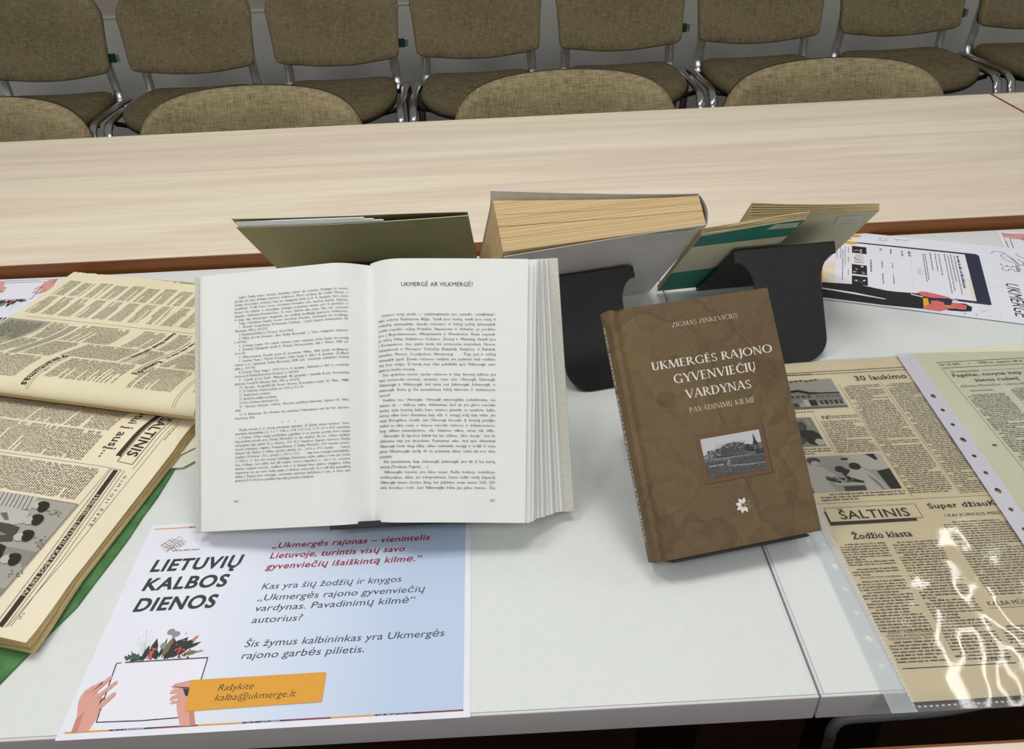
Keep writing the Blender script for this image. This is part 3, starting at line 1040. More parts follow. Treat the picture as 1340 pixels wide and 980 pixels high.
# ------------------------------------------------------------------ newspapers in plastic sleeves
FILM = bpy.data.materials.new('clear_plastic_film')
FILM.use_nodes = True
_nt = FILM.node_tree
_nt.nodes.remove(_nt.nodes['Principled BSDF'])
_out = _nt.nodes['Material Output']
_tr = _nt.nodes.new('ShaderNodeBsdfTransparent')
_tr.inputs['Color'].default_value = (0.965, 0.97, 0.975, 1)
_gl_ = _nt.nodes.new('ShaderNodeBsdfGlossy')
_gl_.inputs['Roughness'].default_value = 0.07
_gl_.inputs['Color'].default_value = (1, 1, 1, 1)
_fr = _nt.nodes.new('ShaderNodeFresnel')
_fr.inputs['IOR'].default_value = 1.5
_mul = _nt.nodes.new('ShaderNodeMath')
_mul.operation = 'MULTIPLY'
_mul.inputs[1].default_value = 1.15
_mul.use_clamp = True
_mx = _nt.nodes.new('ShaderNodeMixShader')
_nt.links.new(_fr.outputs[0], _mul.inputs[0])
_nt.links.new(_mul.outputs[0], _mx.inputs[0])
_nt.links.new(_tr.outputs[0], _mx.inputs[1])
_nt.links.new(_gl_.outputs[0], _mx.inputs[2])
_nt.links.new(_mx.outputs[0], _out.inputs['Surface'])


def milky(name, fac, col):
    m = bpy.data.materials.new(name)
    m.use_nodes = True
    nt = m.node_tree
    pb = nt.nodes['Principled BSDF']
    pb.inputs['Base Color'].default_value = rgb(*col)
    pb.inputs['Roughness'].default_value = 0.25
    tr = nt.nodes.new('ShaderNodeBsdfTransparent')
    mx = nt.nodes.new('ShaderNodeMixShader')
    mx.inputs[0].default_value = fac
    nt.links.new(tr.outputs[0], mx.inputs[1])
    nt.links.new(pb.outputs[0], mx.inputs[2])
    nt.links.new(mx.outputs[0], nt.nodes['Material Output'].inputs['Surface'])
    return m


STRIP1 = milky('milky_plastic_strip', 0.45, (206, 214, 222))
STRIP2 = milky('lilac_plastic_strip', 0.86, (214, 212, 224))
SEAM = milky('plastic_weld', 0.55, (225, 228, 232))


def sleeve(name, label, matrix, W, H, sw, smat, zf, weld_bottom, group):
    root = empty(name, matrix, label, 'plastic sleeve', group)
    # film over the sheet, rippled
    mb = MB()
    nu, nv = 150, 200
    mb.grid(lambda a, b: (sw + (W - sw) * a, H * b, zf(sw + (W - sw) * a, H * b)), nu, nv, FILM)
    mb.build('film', root)
    # punched strip, with the slots cut out
    mb = MB()
    rows = [0.0]
    holes = []
    n = 14
    for k in range(n):
        yc = H * (0.09 + 0.72 * k / (n - 1))
        big = k % 3 == 1
        h = 0.0085 if big else 0.0055
        holes.append((yc, 0.0026 if big else 0.0021, h * 0.45))
    prev = 0.0
    z0 = zf(sw, 0.2) + 0.0002
    xc = sw * 0.5
    for yc, rx, ry in holes:
        a, b = yc - ry - 0.004, yc + ry + 0.004
        mb.face([(0, prev, z0), (sw, prev, z0), (sw, a, z0), (0, a, z0)], smat)
        m = 16
        inner = [(xc + rx * cos(2 * pi * i / m) * (1 if abs(sin(2 * pi * i / m)) < .8 else .9), yc + ry * sin(2 * pi * i / m)) for i in range(m)]
        outer = []
        for i in range(m):
            c_, s_ = cos(2 * pi * i / m), sin(2 * pi * i / m)
            k = 1 / max(abs(c_), abs(s_))
            outer.append((xc + c_ * k * sw / 2, yc + s_ * k * (b - a) / 2))
        for i in range(m):
            j = (i + 1) % m
            mb.face([(*outer[i], z0), (*outer[j], z0), (*inner[j], z0), (*inner[i], z0)], smat)
            q0, q1 = inner[i], inner[j]
            e0 = (xc + (q0[0] - xc) * 1.16, yc + (q0[1] - yc) * 1.1)
            e1 = (xc + (q1[0] - xc) * 1.16, yc + (q1[1] - yc) * 1.1)
            mb.face([(*q0, z0 + 1e-4), (*q1, z0 + 1e-4), (*e1, z0 + 1e-4), (*e0, z0 + 1e-4)], SEAM)
        prev = b
    mb.face([(0, prev, z0), (sw, prev, z0), (sw, H, z0), (0, H, z0)], smat)
    # row of weld dimples along the inner side of the strip
    for k in range(int(H / 0.004)):
        y = k * 0.004
        mb.face([(sw - 0.0016, y, z0 + 1e-4), (sw - 0.0006, y, z0 + 1e-4), (sw - 0.0006, y + 0.002, z0 + 1e-4), (sw - 0.0016, y + 0.002, z0 + 1e-4)], SEAM)
    st = mb.build('binding_strip', root)
    st['label'] = 'milky punched strip along the left side'
    if weld_bottom:
        mb = MB()
        for k in range(int((W - sw) / 0.0042)):
            x = sw + 0.001 + k * 0.0042
            z = zf(x, 0.003) + 2e-4
            mb.face([(x, 0.0026, z), (x + 0.0022, 0.0026, z), (x + 0.0022, 0.0040, z), (x, 0.0040, z)], SEAM)
        mb.build('weld_seam', root)
    return root


# --- sheet 1
mb = MB()
T1 = 0.0004
mb.plate([(0.2765, 0.3156), (0.564, 0.3186), (0.566, 0.738), (0.262, 0.7365)], 0, T1, NEWS_A)
ink = Ink(mb, lambda x, y, l: (x, y, T1 + l * LZ))
NI = NEWS_INK
ink.line(0.272, 0.7125, 0.555, 0.7135, 0.0010, NI)
ink.line(0.272, 0.7165, 0.555, 0.7192, 0.0012, NI)
ink.para(0.275, 0.7133, 0.342, 0.7160, 0.0026, NI, 1, indent=0)
ink.text('30 laukimo metų', 0.3848, 0.6972, 0.0088, NI, width=0.0905, bold=0.02)
# photo 1, the building
X0, X1, Y0, Y1 = 0.285, 0.3597, 0.6518, 0.7036
ink.rect(X0, Y0, X1, Y1, G[4])
ink.poly([(X0, .677), (.305, .681), (.318, .6835), (.330, .680), (.345, .679), (X1, .677), (X1, .664), (X0, .662)], G[3], 2)
ink.poly([(X0, .680), (.302, .684), (.317, .686), (.329, .681), (.340, .6795), (X1, .679), (X1, .6765), (.338, .677), (.326, .677), (.316, .682), (X0, .677)], G[0], 3)
ink.rect(X0, .6518, X1, .6555, G[2], 2)
ink.rect(X0, .656, .310, .6655, G[1], 2)
for k in range(5):
    ink.rect(.333 + k * .0052, .6585, .3366 + k * .0052, .6655, G[0] if k % 2 else G[1], 3)
    ink.rect(.333 + k * .0052, .6705, .3362 + k * .0052, .6745, G[2], 3)
ink.rect(.316, .657, .322, .668, G[5], 3)
ink.rect(.322, .657, .330, .667, G[0], 3)
for k in range(4):
    ink.rect(.305 + k * .006, .671, .309 + k * .006, .6755, G[1], 3)
for k in range(9):
    ink.disc(.298 + k * .0055, .7005 + .001 * (k % 3), .0022, G[1], 3, .0014)
ink.para(0.280, 0.6455, 0.3215, 0.6500, 0.0034, NI, 2, indent=0)
# photo 2, people
ink.rect(0.270, 0.5923, 0.3151, 0.6385, G[3])
for (x, y, rx, ry, g) in ((.285, .622, .008, .012, 1), (.296, .612, .010, .012, 0), (.306, .606, .009, .012, 0), (.300, .625, .006, .007, 1), (.3105, .599, .0045, .005, 5), (.288, .603, .010, .008, 1)):
    ink.disc(x, y, rx, G[g], 2, ry)
for k in range(6):
    ink.line(.283 + k * .005, .636, .284 + k * .0052, .625, .0014, G[4 if k % 2 else 2], 2)
ink.para(0.276, 0.5800, 0.318, 0.5915, 0.0034, NI, 3)
# rules and columns
ink.line(0.3194, 0.6422, 0.3199, 0.5811, 0.0004, NI)
ink.line(0.3642, 0.6914, 0.3672, 0.5175, 0.0004, NI)
ink.line(0.4105, 0.6916, 0.4124, 0.5165, 0.0004, NI)
ink.text("N'", 0.3258, 0.6338, 0.0058, NI, bold=0.02)
PT = 0.00282
ink.para(0.3325, 0.6322, 0.3638, 0.6405, PT, NI, 4, indent=0)
ink.para(0.3225, 0.5805, 0.3636, 0.6322, PT, NI, 5, indent=0)
ink.para(0.3672, 0.5195, 0.4085, 0.6905, PT, NI, 6)
ink.para(0.4135, 0.5180, 0.4560, 0.6905, PT, NI, 7)
ink.para(0.4600, 0.5180, 0.5000, 0.6905, PT, NI, 8)
# photo 3, a doctor and patients
ink.rect(0.2700, 0.5281, 0.3624, 0.5776, G[4])
ink.poly([(.325, .5776), (.3624, .5776), (.3624, .552), (.342, .556), (.326, .568)], G[5], 2)
ink.rect(.3215, .5705, .3285, .5735, G[0], 3)
ink.poly([(.347, .5776), (.356, .5776), (.3565, .569), (.3535, .5685), (.3515, .572)], G[0], 3)
ink.poly([(.349, .553), (.3624, .556), (.3624, .5281), (.352, .5281)], G[0], 3)
ink.disc(.2945, .5716, .0065, G[1], 4, .0048)
ink.disc(.2950, .5678, .0040, G[5], 5, .0034)
ink.poly([(.284, .566), (.291, .566), (.301, .561), (.309, .549), (.304, .547), (.2985, .552), (.299, .540), (.3015, .5281), (.281, .5281), (.281, .556)], G[5], 4)
ink.poly([(.298, .549), (.3085, .545), (.307, .540), (.298, .544)], G[1], 5)
ink.disc(.3155, .558, .0050, G[0], 4, .0046)
ink.disc(.3205, .554, .0040, G[0], 4, .0040)
ink.poly([(.315, .556), (.326, .553), (.333, .545), (.331, .538), (.318, .541)], G[0], 4)
ink.disc(.3310, .561, .0056, G[0], 5, .0052)
ink.poly([(.327, .558), (.337, .558), (.344, .548), (.350, .5281), (.330, .5281), (.332, .540), (.318, .548), (.316, .546)], G[5], 4)
ink.poly([(.337, .552), (.344, .541), (.3475, .5281), (.3445, .5281), (.341, .538)], G[3], 5)
ink.poly([(.305, .540), (.330, .5375), (.331, .5345), (.303, .536)], G[5], 5)
ink.rect(.310, .5281, .330, .5345, G[1], 4)
for k in range(9):
    ink.disc(.3035 + k * .0026, .5435 + .003 * sin(k * 2.3), .0016, G[(k * 2) % 4], 6)
ink.rect(.270, .5281, .283, .541, G[2], 4)
ink.para(0.2840, 0.5165, 0.3650, 0.5275, 0.0034, NI, 9)
ink.line(0.2785, 0.5139, 0.5500, 0.5134, 0.0004, NI)
# SALTINIS masthead
ink.poly([(.2806, .5036), (.2806, .4865), (.3584, .4871), (.3586, .4908), (.2815, .4907), (.2818, .5036)], NEWS_INK, 1)
ink.poly([(.2806, .5036), (.2818, .5036), (.2826, .4907), (.2806, .4907)], NEWS_INK, 1)
ink.box(0.2822, 0.4907, 0.3648, 0.5078, 0.0005, NEWS_INK, 3)
ink.rect(0.2822, 0.4907, 0.3648, 0.5078, NEWS_A, 2)
ink.text('ŠALTINIS', 0.2925, 0.4934, 0.0098, NEWS_INK, width=0.0635, lay=3, bold=0.018, res=3)
ink.text('Žodžio klasta', 0.2942, 0.4695, 0.0068, NEWS_INK, width=0.0525, bold=0.026)
ink.text('Super džiauKsmas', 0.3750, 0.5008, 0.0062, NEWS_INK, width=0.0850, bold=0.026)
ink.text('I KAI KURIUOS MIESTO RAJONUS', 0.3843, 0.4897, 0.0036, NEWS_INK, width=0.0830, bold=0.006)
ink.para(0.2795, 0.4385, 0.3195, 0.4660, PT, NI, 10)
ink.para(0.2795, 0.4290, 0.3190, 0.4385, PT, NI, 110)
ink.para(0.2785, 0.3745, 0.3190, 0.4255, PT, NI, 11)
ink.text('IŠKLAUSTYKIM KALBININ-', 0.2835, 0.4265, 0.0018, NI, width=0.0350, bold=0.01)
for i, st in enumerate(('ŽODIS – MAISTO PREKIŲ', 'MOKSLO IR ŠIUOLAIKINĖS', 'TECHNOLOGIJOS  ŽINO-')):
    ink.text(st, 0.2815 if i else 0.2835, 0.3725 - i * PT, 0.0018, NI, width=0.0365, bold=0.012)
ink.para(0.2800, 0.3455, 0.3185, 0.3670, PT, NI, 12)
ink.para(0.3246, 0.3470, 0.3655, 0.4655, PT, NI, 13)
ink.text('Zenė KUBILIŪTĖ', 0.3412, 0.3448, 0.0020, NI, width=0.0222, bold=0.02)
ink.rect(0.2814, 0.3420, 0.3660, 0.3428, NI)
ink.para(0.3785, 0.4020, 0.4515, 0.4855, PT, NI, 14)
ink.para(0.4555, 0.3470, 0.5300, 0.4855, PT, NI, 15)
ink.text('KALBA MŪSŲ', 0.3722, 0.3935, 0.0042, NI, width=0.036, bold=0.004)
ink.line(0.3722, 0.3912, 0.4400, 0.3912, 0.0004, NI)
ink.para(0.3710, 0.3470, 0.4060, 0.3760, PT, NI, 16)
ink.rect(0.3710, 0.3427, 0.4400, 0.3433, NI)
tag(mb.build('newspaper_page', None, flat(0, 0, 0.0006)), 'brownish newspaper page with three photos, inside the front plastic sleeve', 'newspaper')


def zf1(x, y):
    n1 = noise.noise(Vector((x * 16 + 3, y * 11, 1.7)))
    n2 = noise.noise(Vector((x * 38 - y * 26, y * 30 + x * 20, 5.1)))
    n3 = noise.noise(Vector((x * 70, y * 42, 9.3)))
    low = max(0.0, min(1.0, (0.20 - y) / 0.16))
    right = max(0.0, min(1.0, (x - 0.03) / 0.09))
    amp = 0.00016 + 0.0017 * low * (0.25 + 0.75 * right)
    return 0.0017 + amp * (n1 + 0.45 * n2 + 0.12 * n3 + 0.5) + 0.0008 * low


sleeve('plastic_sleeve', 'clear plastic sleeve over the brown newspaper page, overhanging the front table edge', flat(0.2585, 0.3075, 0.0), 0.312, 0.4325, 0.0185, STRIP1, zf1, True, 'plastic sleeves')

# --- sheet 2
mb = MB()
mb.plate([(0.4475, 0.3300), (0.7450, 0.3350), (0.7500, 0.7560), (0.4625, 0.7435)], 0, T1, NEWS_B)
ink = Ink(mb, lambda x, y, l: (x, y, T1 + l * LZ))
NI = NEWS_INK
ink.line(0.4845, 0.7206, 0.64, 0.7212, 0.0009, NI)
ink.line(0.4850, 0.7096, 0.64, 0.7100, 0.0009, NI)
ink.text('Nr 25 (99)', 0.4862, 0.7139, 0.0036, NI, width=0.0232, bold=0.012)
ink.disc(0.5195, 0.7158, 0.0008, NI)
ink.text('1990 m. vasario 28 d.', 0.5289, 0.7141, 0.0038, NI, width=0.0515, bold=0.012)
ink.line(0.4854, 0.7065, 0.4832, 0.4500, 0.0004, NI)
ink.line(0.4854, 0.7065, 0.4900, 0.7065, 0.0004, NI)
ink.line(0.5264, 0.7016, 0.64, 0.7022, 0.0006, NEWS_INK2)
ink.text('In memoriam', 0.4918, 0.7002, 0.0034, NI, width=0.0318, bold=0.014, shear=0.2)
ink.text('Pageltai, nuvytai kaip tas', 0.4901, 0.6920, 0.0056, NI, width=0.0900, bold=0.018)
ink.text('klevas rudenį', 0.5099, 0.6816, 0.0056, NI, width=0.0480, bold=0.018)
ink.text('Alfonsui Minevičiui – vietoj eilėraščio', 0.4889, 0.6728, 0.0040, NI, width=0.0860, shear=0.2, bold=-0.004)
ink.text('Albinas Pakštas', 0.4952, 0.6652, 0.0022, NI, width=0.0252, bold=0.02)
ink.para(0.4880, 0.4600, 0.5300, 0.6610, 0.0029, NI, 21, rough=0.0002)
ink.para(0.5385, 0.4600, 0.5800, 0.6690, 0.0029, NI, 22, rough=0.0002)
ink.para(0.5870, 0.4600, 0.6300, 0.6690, 0.0029, NI, 23, rough=0.0002)
ink.disc(0.4752, 0.5785, 0.0026, G[1], 2, 0.0016)
ink.disc(0.4756, 0.5782, 0.0020, G[2], 3, 0.0012)
tag(mb.build('newspaper_page', None, flat(0, 0, 0.0027)), 'pale greenish newspaper page at the right edge, inside the rear plastic sleeve', 'newspaper')


def zf2(x, y):
    return 0.0037 + 0.0002 * noise.noise(Vector((x * 14, y * 9, 3.3)))


sleeve('plastic_sleeve', 'clear plastic sleeve with lilac punched strip, over the greenish newspaper page', flat(0.4243, 0.3100, 0.0, -0.0540) @ Matrix.Translation((0, 0, 0)), 0.312, 0.4325, 0.0185, STRIP2, zf2, False, 'plastic sleeves')

# ------------------------------------------------------------------ bound newspaper volume (left)
VTH = -0.262
VM = flat(-0.335, 0.672, 0.0, VTH)      # local x = up the pages (to the right), local y = away from the camera
vol = empty('newspaper_volume', VM, 'thick bound volume of yellowed newspapers lying open, green cover', 'newspaper volume')
A0, A1 = -0.368, 0.0145
# far half: profile (b, z) from the far edge, over the swell, down into the fold
FARP = [(0.286, 0.0080), (0.240, 0.0082), (0.190, 0.0088), (0.150, 0.0105), (0.125, 0.0140), (0.100, 0.0205), (0.078, 0.0275), (0.055, 0.0345), (0.032, 0.0395), (0.010, 0.0410), (-0.004, 0.0385), (-0.0115, 0.0330), (-0.0125, 0.0275), (-0.009, 0.0230), (0.000, 0.0205)]


def smooth_profile(P, n=8):
    r = []
    m = len(P)
    for i in range(m - 1):
        p0, p1, p2, p3 = (Vector((*P[max(0, min(m - 1, i + k))], 0)) for k in (-1, 0, 1, 2))
        for j in range(n):
            t = j / n
            q = 0.5 * ((2 * p1) + (p2 - p0) * t + (2 * p0 - 5 * p1 + 4 * p2 - p3) * t * t + (3 * p1 - p0 - 3 * p2 + p3) * t ** 3)
            r.append((q.x, q.y))
    r.append(P[-1])
    return r


FP = smooth_profile(FARP)
_len = [0.0]
for p, q in zip(FP, FP[1:]):
    _len.append(_len[-1] + math.hypot(q[0] - p[0], q[1] - p[1]))


def far_at(s):
    s = max(0.0, min(_len[-1] - 1e-9, s))
    lo, hi = 0, len(_len) - 1
    while hi - lo > 1:
        m = (lo + hi) // 2
        if _len[m] <= s:
            lo = m
        else:
            hi = m
    t = (s - _len[lo]) / (_len[hi] - _len[lo])
    b = FP[lo][0] + (FP[hi][0] - FP[lo][0]) * t
    z = FP[lo][1] + (FP[hi][1] - FP[lo][1]) * t
    tx, tz = FP[hi][0] - FP[lo][0], FP[hi][1] - FP[lo][1]
    L = math.hypot(tx, tz)
    return b, z, (tz / L, -tx / L)       # point and outward normal


def s_of_b(b):
    for i in range(len(FP) - 1):
        if FP[i][0] >= b >= FP[i + 1][0]:
            return _len[i] + (FP[i][0] - b)
    return 0


def farmap(x, y, l):
    """reading coords: x = minus the distance from the fold (as b), y = along the page height"""
    s = s_of_b(-x) if -x > -0.004 else s_of_b(-0.004) + (x - 0.004) * 1.0
    b, z, n = far_at(s)
    o = 0.0001 + l * 0.00012
    return (y, b + n[0] * o, z + n[1] * o)


mb = MB()
nv = 90
tear = [0.0022 * noise.noise(Vector((k * 0.7, 2.2, 0))) + 0.0016 * noise.noise(Vector((k * 2.3, 7.2, 0))) for k in range(201)]


def far_grid(a, t):
    y = A0 + (A1 - A0) * a
    b, z, n = far_at(_len[-1] * t)
    if t == 0:
        b += tear[int(a * 200)] - 0.020 * max(0, a - 0.25) * 0.9
    return (y, b, z)


mb.grid(far_grid, 200, nv, NEWS_FAR)
ink = Ink(mb, farmap)
NI = M('ink_far_page', (92, 86, 72), 0.8, spec=0.2)
ink.line(-0.163, -0.345, -0.160, 0.010, 0.0005, NI, 1, 30)
# far columns: programme listings
for k, y1 in enumerate([-0.335 + 0.0255 * i for i in range(14)]):
    ink.para(-0.262 + 0.003 * (k % 2), y1 - 0.020, -0.222, y1, 0.0024, NI, 300 + k, indent=0, skip=0.06)
    ink.para(-0.218, y1 - 0.022, -0.172, y1 - 0.002, 0.0024, NI, 330 + k, indent=0.3, skip=0.06)
# tinted box and tinted band at the left
ink.rect(-0.155, -0.365, -0.095, -0.300, TINT, 1, 30, 2)
ink.para(-0.150, -0.360, -0.100, -0.304, 0.0030, NI, 41, lay=2)
ink.rect(-0.150, -0.268, -0.052, -0.256, TINT, 1, 40, 1)
ink.para(-0.155, -0.296, -0.108, -0.270, 0.0026, NI, 42)
ink.para(-0.104, -0.296, -0.054, -0.270, 0.0026, NI, 43)
ink.para(-0.155, -0.252, -0.108, -0.180, 0.0026, NI, 44)
ink.para(-0.104, -0.252, -0.054, -0.212, 0.0026, NI, 45)
ink.para(-0.050, -0.362, -0.004, -0.214, 0.0026, NI, 46)
ink.para(-0.104, -0.362, -0.054, -0.300, 0.0026, NI, 47)
# headlines
ink.text('Pakantumas', -0.060, -0.2000, 0.0092, NEWS_INK, width=0.066, bold=0.024, sx=0.9)
ink.para(-0.158, -0.172, -0.075, -0.1665, 0.0055, NEWS_INK, 48, xh=0.7, indent=0)
ink.line(-0.060, -0.1915, 0.010, -0.1915, 0.0004, NI, 1, 20)
ink.line(-0.060, -0.1885, 0.010, -0.1885, 0.0004, NI, 1, 20)
ink.para(-0.052, -0.1885, 0.012, -0.185, 0.0030, NI, 49, indent=0.4)
ink.para(-0.155, -0.164, -0.108, -0.128, 0.0026, NI, 50)
ink.para(-0.104, -0.205, -0.060, -0.128, 0.0026, NI, 51)
ink.para(-0.055, -0.183, -0.010, -0.095, 0.0026, NI, 52)
ink.para(-0.158, -0.124, -0.076, -0.1185, 0.0055, NEWS_INK, 53, xh=0.7, indent=0)
ink.text('Komandų', -0.074, -0.0850, 0.0085, NEWS_INK, width=0.042, bold=0.024)
ink.line(-0.140, -0.0885, -0.034, -0.0885, 0.0009, NEWS_INK, 1, 40)
ink.para(-0.150, -0.084, -0.080, -0.079, 0.0048, NEWS_INK, 54, xh=0.6, indent=0)
ink.para(-0.155, -0.115, -0.108, -0.092, 0.0026, NI, 55)
ink.para(-0.104, -0.125, -0.058, -0.092, 0.0026, NI, 56)
ink.para(-0.155, -0.074, -0.108, -0.018, 0.0026, NI, 57)
ink.para(-0.104, -0.074, -0.058, -0.018, 0.0026, NI, 58)
ink.para(-0.054, -0.078, -0.008, -0.022, 0.0026, NI, 59)
ink.line(-0.100, -0.012, 0.010, -0.012, 0.0004, NI, 1, 40)
ink.line(-0.100, -0.009, 0.010, -0.009, 0.0004, NI, 1, 40)
ink.para(-0.050, 0.0, -0.010, 0.004, 0.0032, NI, 60, indent=0.3)
mb.build('far_page', vol)

# paper block under the far page
mb = MB()
cs = [(b, max(0.0022, z - 0.0008)) for b, z in FP]
lowp = [(0.002, 0.0140), (0.010, 0.0022), (0.275, 0.0022)]
outline = cs + lowp
for k, (xa) in enumerate((A0 + 0.002, A1 - 0.002)):
    pts = [(xa, b, z) for b, z in outline]
    mb.face(pts if k else pts[::-1], NEWS_EDGE)
n = len(outline)
for i in range(n):
    j = (i + 1) % n
    p, q = outline[i], outline[j]
    mb.face([(A0 + .002, p[0], p[1]), (A1 - .002, p[0], p[1]), (A1 - .002, q[0], q[1]), (A0 + .002, q[0], q[1])], NEWS_EDGE)
o = mb.build('far_page_block', vol)

# near half
def ss(t):
    t = max(0.0, min(1.0, t))
    return t * t * (3 - 2 * t)


ROTN = 0.05


def zn(x):
    # height of the near page against the distance from the fold: rolls down into the fold
    d = x
    if d < 0.05:
        t = max(0.0, d) / 0.05
        return 0.0135 + 0.0075 * (t * (2 - t))
    return 0.0210 - 0.002 * ((d - 0.05) / 0.23)


def nearmap(x, y, l):
    # the right-hand margin sags towards the cover, less so at the near corner
    t = max(0.0, min(1.0, (y + 0.055) / 0.069))
    sag = 0.0095 * t * t * min(1.0, max(0.0, (0.30 - x) / 0.10)) * min(1.0, max(0.0, x / 0.05))
    return (y + ROTN * (x - 0.02), -x, zn(x) - sag + l * 0.00022)


NR = 0.0140


def nrx(x):
    return 0.0065 + 0.0065 * ss(( x - 0.20) / 0.08)


mb = MB()
mb.grid(lambda a, b: nearmap(-0.012 + 0.292 * b, A0 + (nrx(-0.012 + 0.292 * b) - A0) * a, 0), 90, 60, NEWS_NEAR)
ink = Ink(mb, nearmap)
NI = NEWS_INK
ink.text('ŠALTINIS', 0.0035, -0.0325, 0.0105, NEWS_INK, width=0.0675, bold=0.02, lay=2, res=3)
ink.box(0.000, -0.0355, 0.0805, -0.0195, 0.0006, NEWS_INK, 2, 20)
ink.rect(-0.004, -0.0420, 0.0735, -0.0368, NEWS_INK, 1, 20, 1)
ink.rect(0.0720, -0.0420, 0.0735, -0.0355, NEWS_INK, 1)
ink.line(0.0, -0.0155, 0.086, -0.0155, 0.0004, NI, 1, 20)
ink.line(0.0, -0.0110, 0.30 - 0.03, -0.0110, 0.0004, NI, 1, 20)
ink.para(0.012, -0.0088, 0.040, -0.0065, 0.0022, NI, 400, indent=0)
ink.text('Širdžiai, protui į ausį...', -0.082, -0.0660, 0.0102, NEWS_INK, width=0.1620, bold=0.006, rot=0.05)
for k, (a, b) in enumerate(((-0.004, 0.0405), (0.0435, 0.0865))):
    ink.para(a, -0.36, b, -0.0720, 0.00255, NI, 401 + k)
ink.box(0.0905, -0.37, 0.2790, -0.0365, 0.0004, NI, 1, 30)
ink.para(0.0945, -0.36, 0.1365, -0.0440, 0.0025, NI, 410, indent=0.05)
for k in range(3):
    ink.para(0.1410 + 0.0435 * k, -0.360, 0.1815 + 0.0435 * k, -0.166, 0.0026, NI, 420 + k)
# right hand bars with the white title on the dark bar
rb = 0.072


def barp(u, v):
    return (0.0905 + u * cos(rb) - v * sin(rb), -0.0322 + u * sin(rb) + v * cos(rb))


def bar(u0, v0, u1, v1, mat, lay, n=36):
    for i in range(n):
        a, b = u0 + (u1 - u0) * i / n, u0 + (u1 - u0) * (i + 1) / n
        ink.poly([barp(a, v0), barp(b, v0), barp(b, v1), barp(a, v1)], mat, lay)


bar(0.0015, 0.0, 0.182, 0.0046, NEWS_INK, 2)
for v in (-0.0030, 0.0068):
    bar(0.0, v, 0.182, v + 0.0004, NEWS_INK, 2)
bar(0.0, -0.0030, 0.0004, 0.0070, NEWS_INK, 2, 1)
x, y = barp(0.034, 0.0006)
WH = M('print_reversed', (214, 204, 180), 0.8, spec=0.2)
ink.text('1990-IEJI—LIETUVIŲ KALBOS METAI', x, y, 0.0036, WH, width=0.1180, bold=0.02, rot=rb, lay=3)
x, y = barp(0.006, 0.0135)
ink.text('GIMTOJI ŽEMĖ', x, y, 0.0024, NEWS_INK, width=0.068, rot=rb * 0.9, track=0.35)
x, y = barp(0.000, 0.0105)
ink.line(x, y, x + 0.18 * cos(rb), y + 0.18 * sin(rb), 0.0004, NEWS_INK, 1, 20)
x, y = barp(0.166, 0.0120)
ink.text('11 psl.', x, y, 0.0020, NEWS_INK, rot=rb)
# the group photograph
def pp(*pts):
    return [(0.1410 + u * 0.001, -0.0385 - v * 0.001 + u * 0.00006) for u, v in pts]


ink.rect(0.1410, -0.155, 0.2690, -0.0380, G[4], 1, 24, 16)
ink.rect(0.1990, -0.155, 0.2130, -0.0380, G[3], 2, 4, 16)
ink.rect(0.2390, -0.155, 0.2690, -0.0380, G[3], 2, 6, 16)
ink.box(0.1408, -0.156, 0.2692, -0.0378, 0.0005, NI, 2, 20)
rr = random.Random(9)
# four people seated in a row: striped sweater, pale shirt, dark dress, dark jacket
def fig(head, face, body, cloth, stripes=None):
    ink.poly(pp(*body), cloth, 3)
    if stripes:
        (ua, ub, va, vb, slope) = stripes
        for j in range(14):
            v = va + (vb - va) * j / 14
            ink.path(pp((ua, v + slope), (0.5 * (ua + ub), v + 0.4 * slope), (ub, v)), 0.0007, G[1], 4)
    c0 = pp(face)[0]
    ink.disc(c0[0], c0[1], 0.0050, G[5], 5, 0.0066)
    c0 = pp(head)[0]
    ink.disc(c0[0], c0[1], 0.0066, G[0], 6, 0.0052, rot=0.3)
    ink.disc(c0[0] - 0.0035, c0[1] - 0.0030, 0.0032, G[0], 6, 0.0050)


fig((10, 29), (8.5, 36), [(-1, 42), (14, 40), (17, 52), (15, 110), (-1, 110)], G[5], (-0.5, 16, 44, 108, 4))
fig((25.5, 24.5), (27, 31), [(18, 38), (31, 36), (35, 46), (33, 110), (16, 110), (16, 50)], G[4 + 1])
fig((44, 21.5), (46, 28), [(36, 36), (52, 33), (55, 46), (54, 110), (34, 110), (34, 48)], G[1])
fig((70, 16.5), (70.5, 23.5), [(58, 34), (80, 27), (88, 44), (92, 110), (55, 110), (55, 46)], G[0])
ink.poly(pp((22, 60), (30, 52), (31, 56), (24, 66)), G[2], 4)
ink.poly(pp((46, 42), (52, 60), (48, 70), (44, 52)), G[3], 4)
for j in range(40):
    u, v = rr.choice(((12, 14), (49, 6), (82, 6), (49, 8)))
    u += rr.gauss(0, 3.2)
    v += rr.gauss(0, 4)
    ink.path(pp((u, v), (u + rr.uniform(-3, 3), v + rr.uniform(-3, 3))), 0.0008, G[2], 3)
mb.build('near_page', vol)
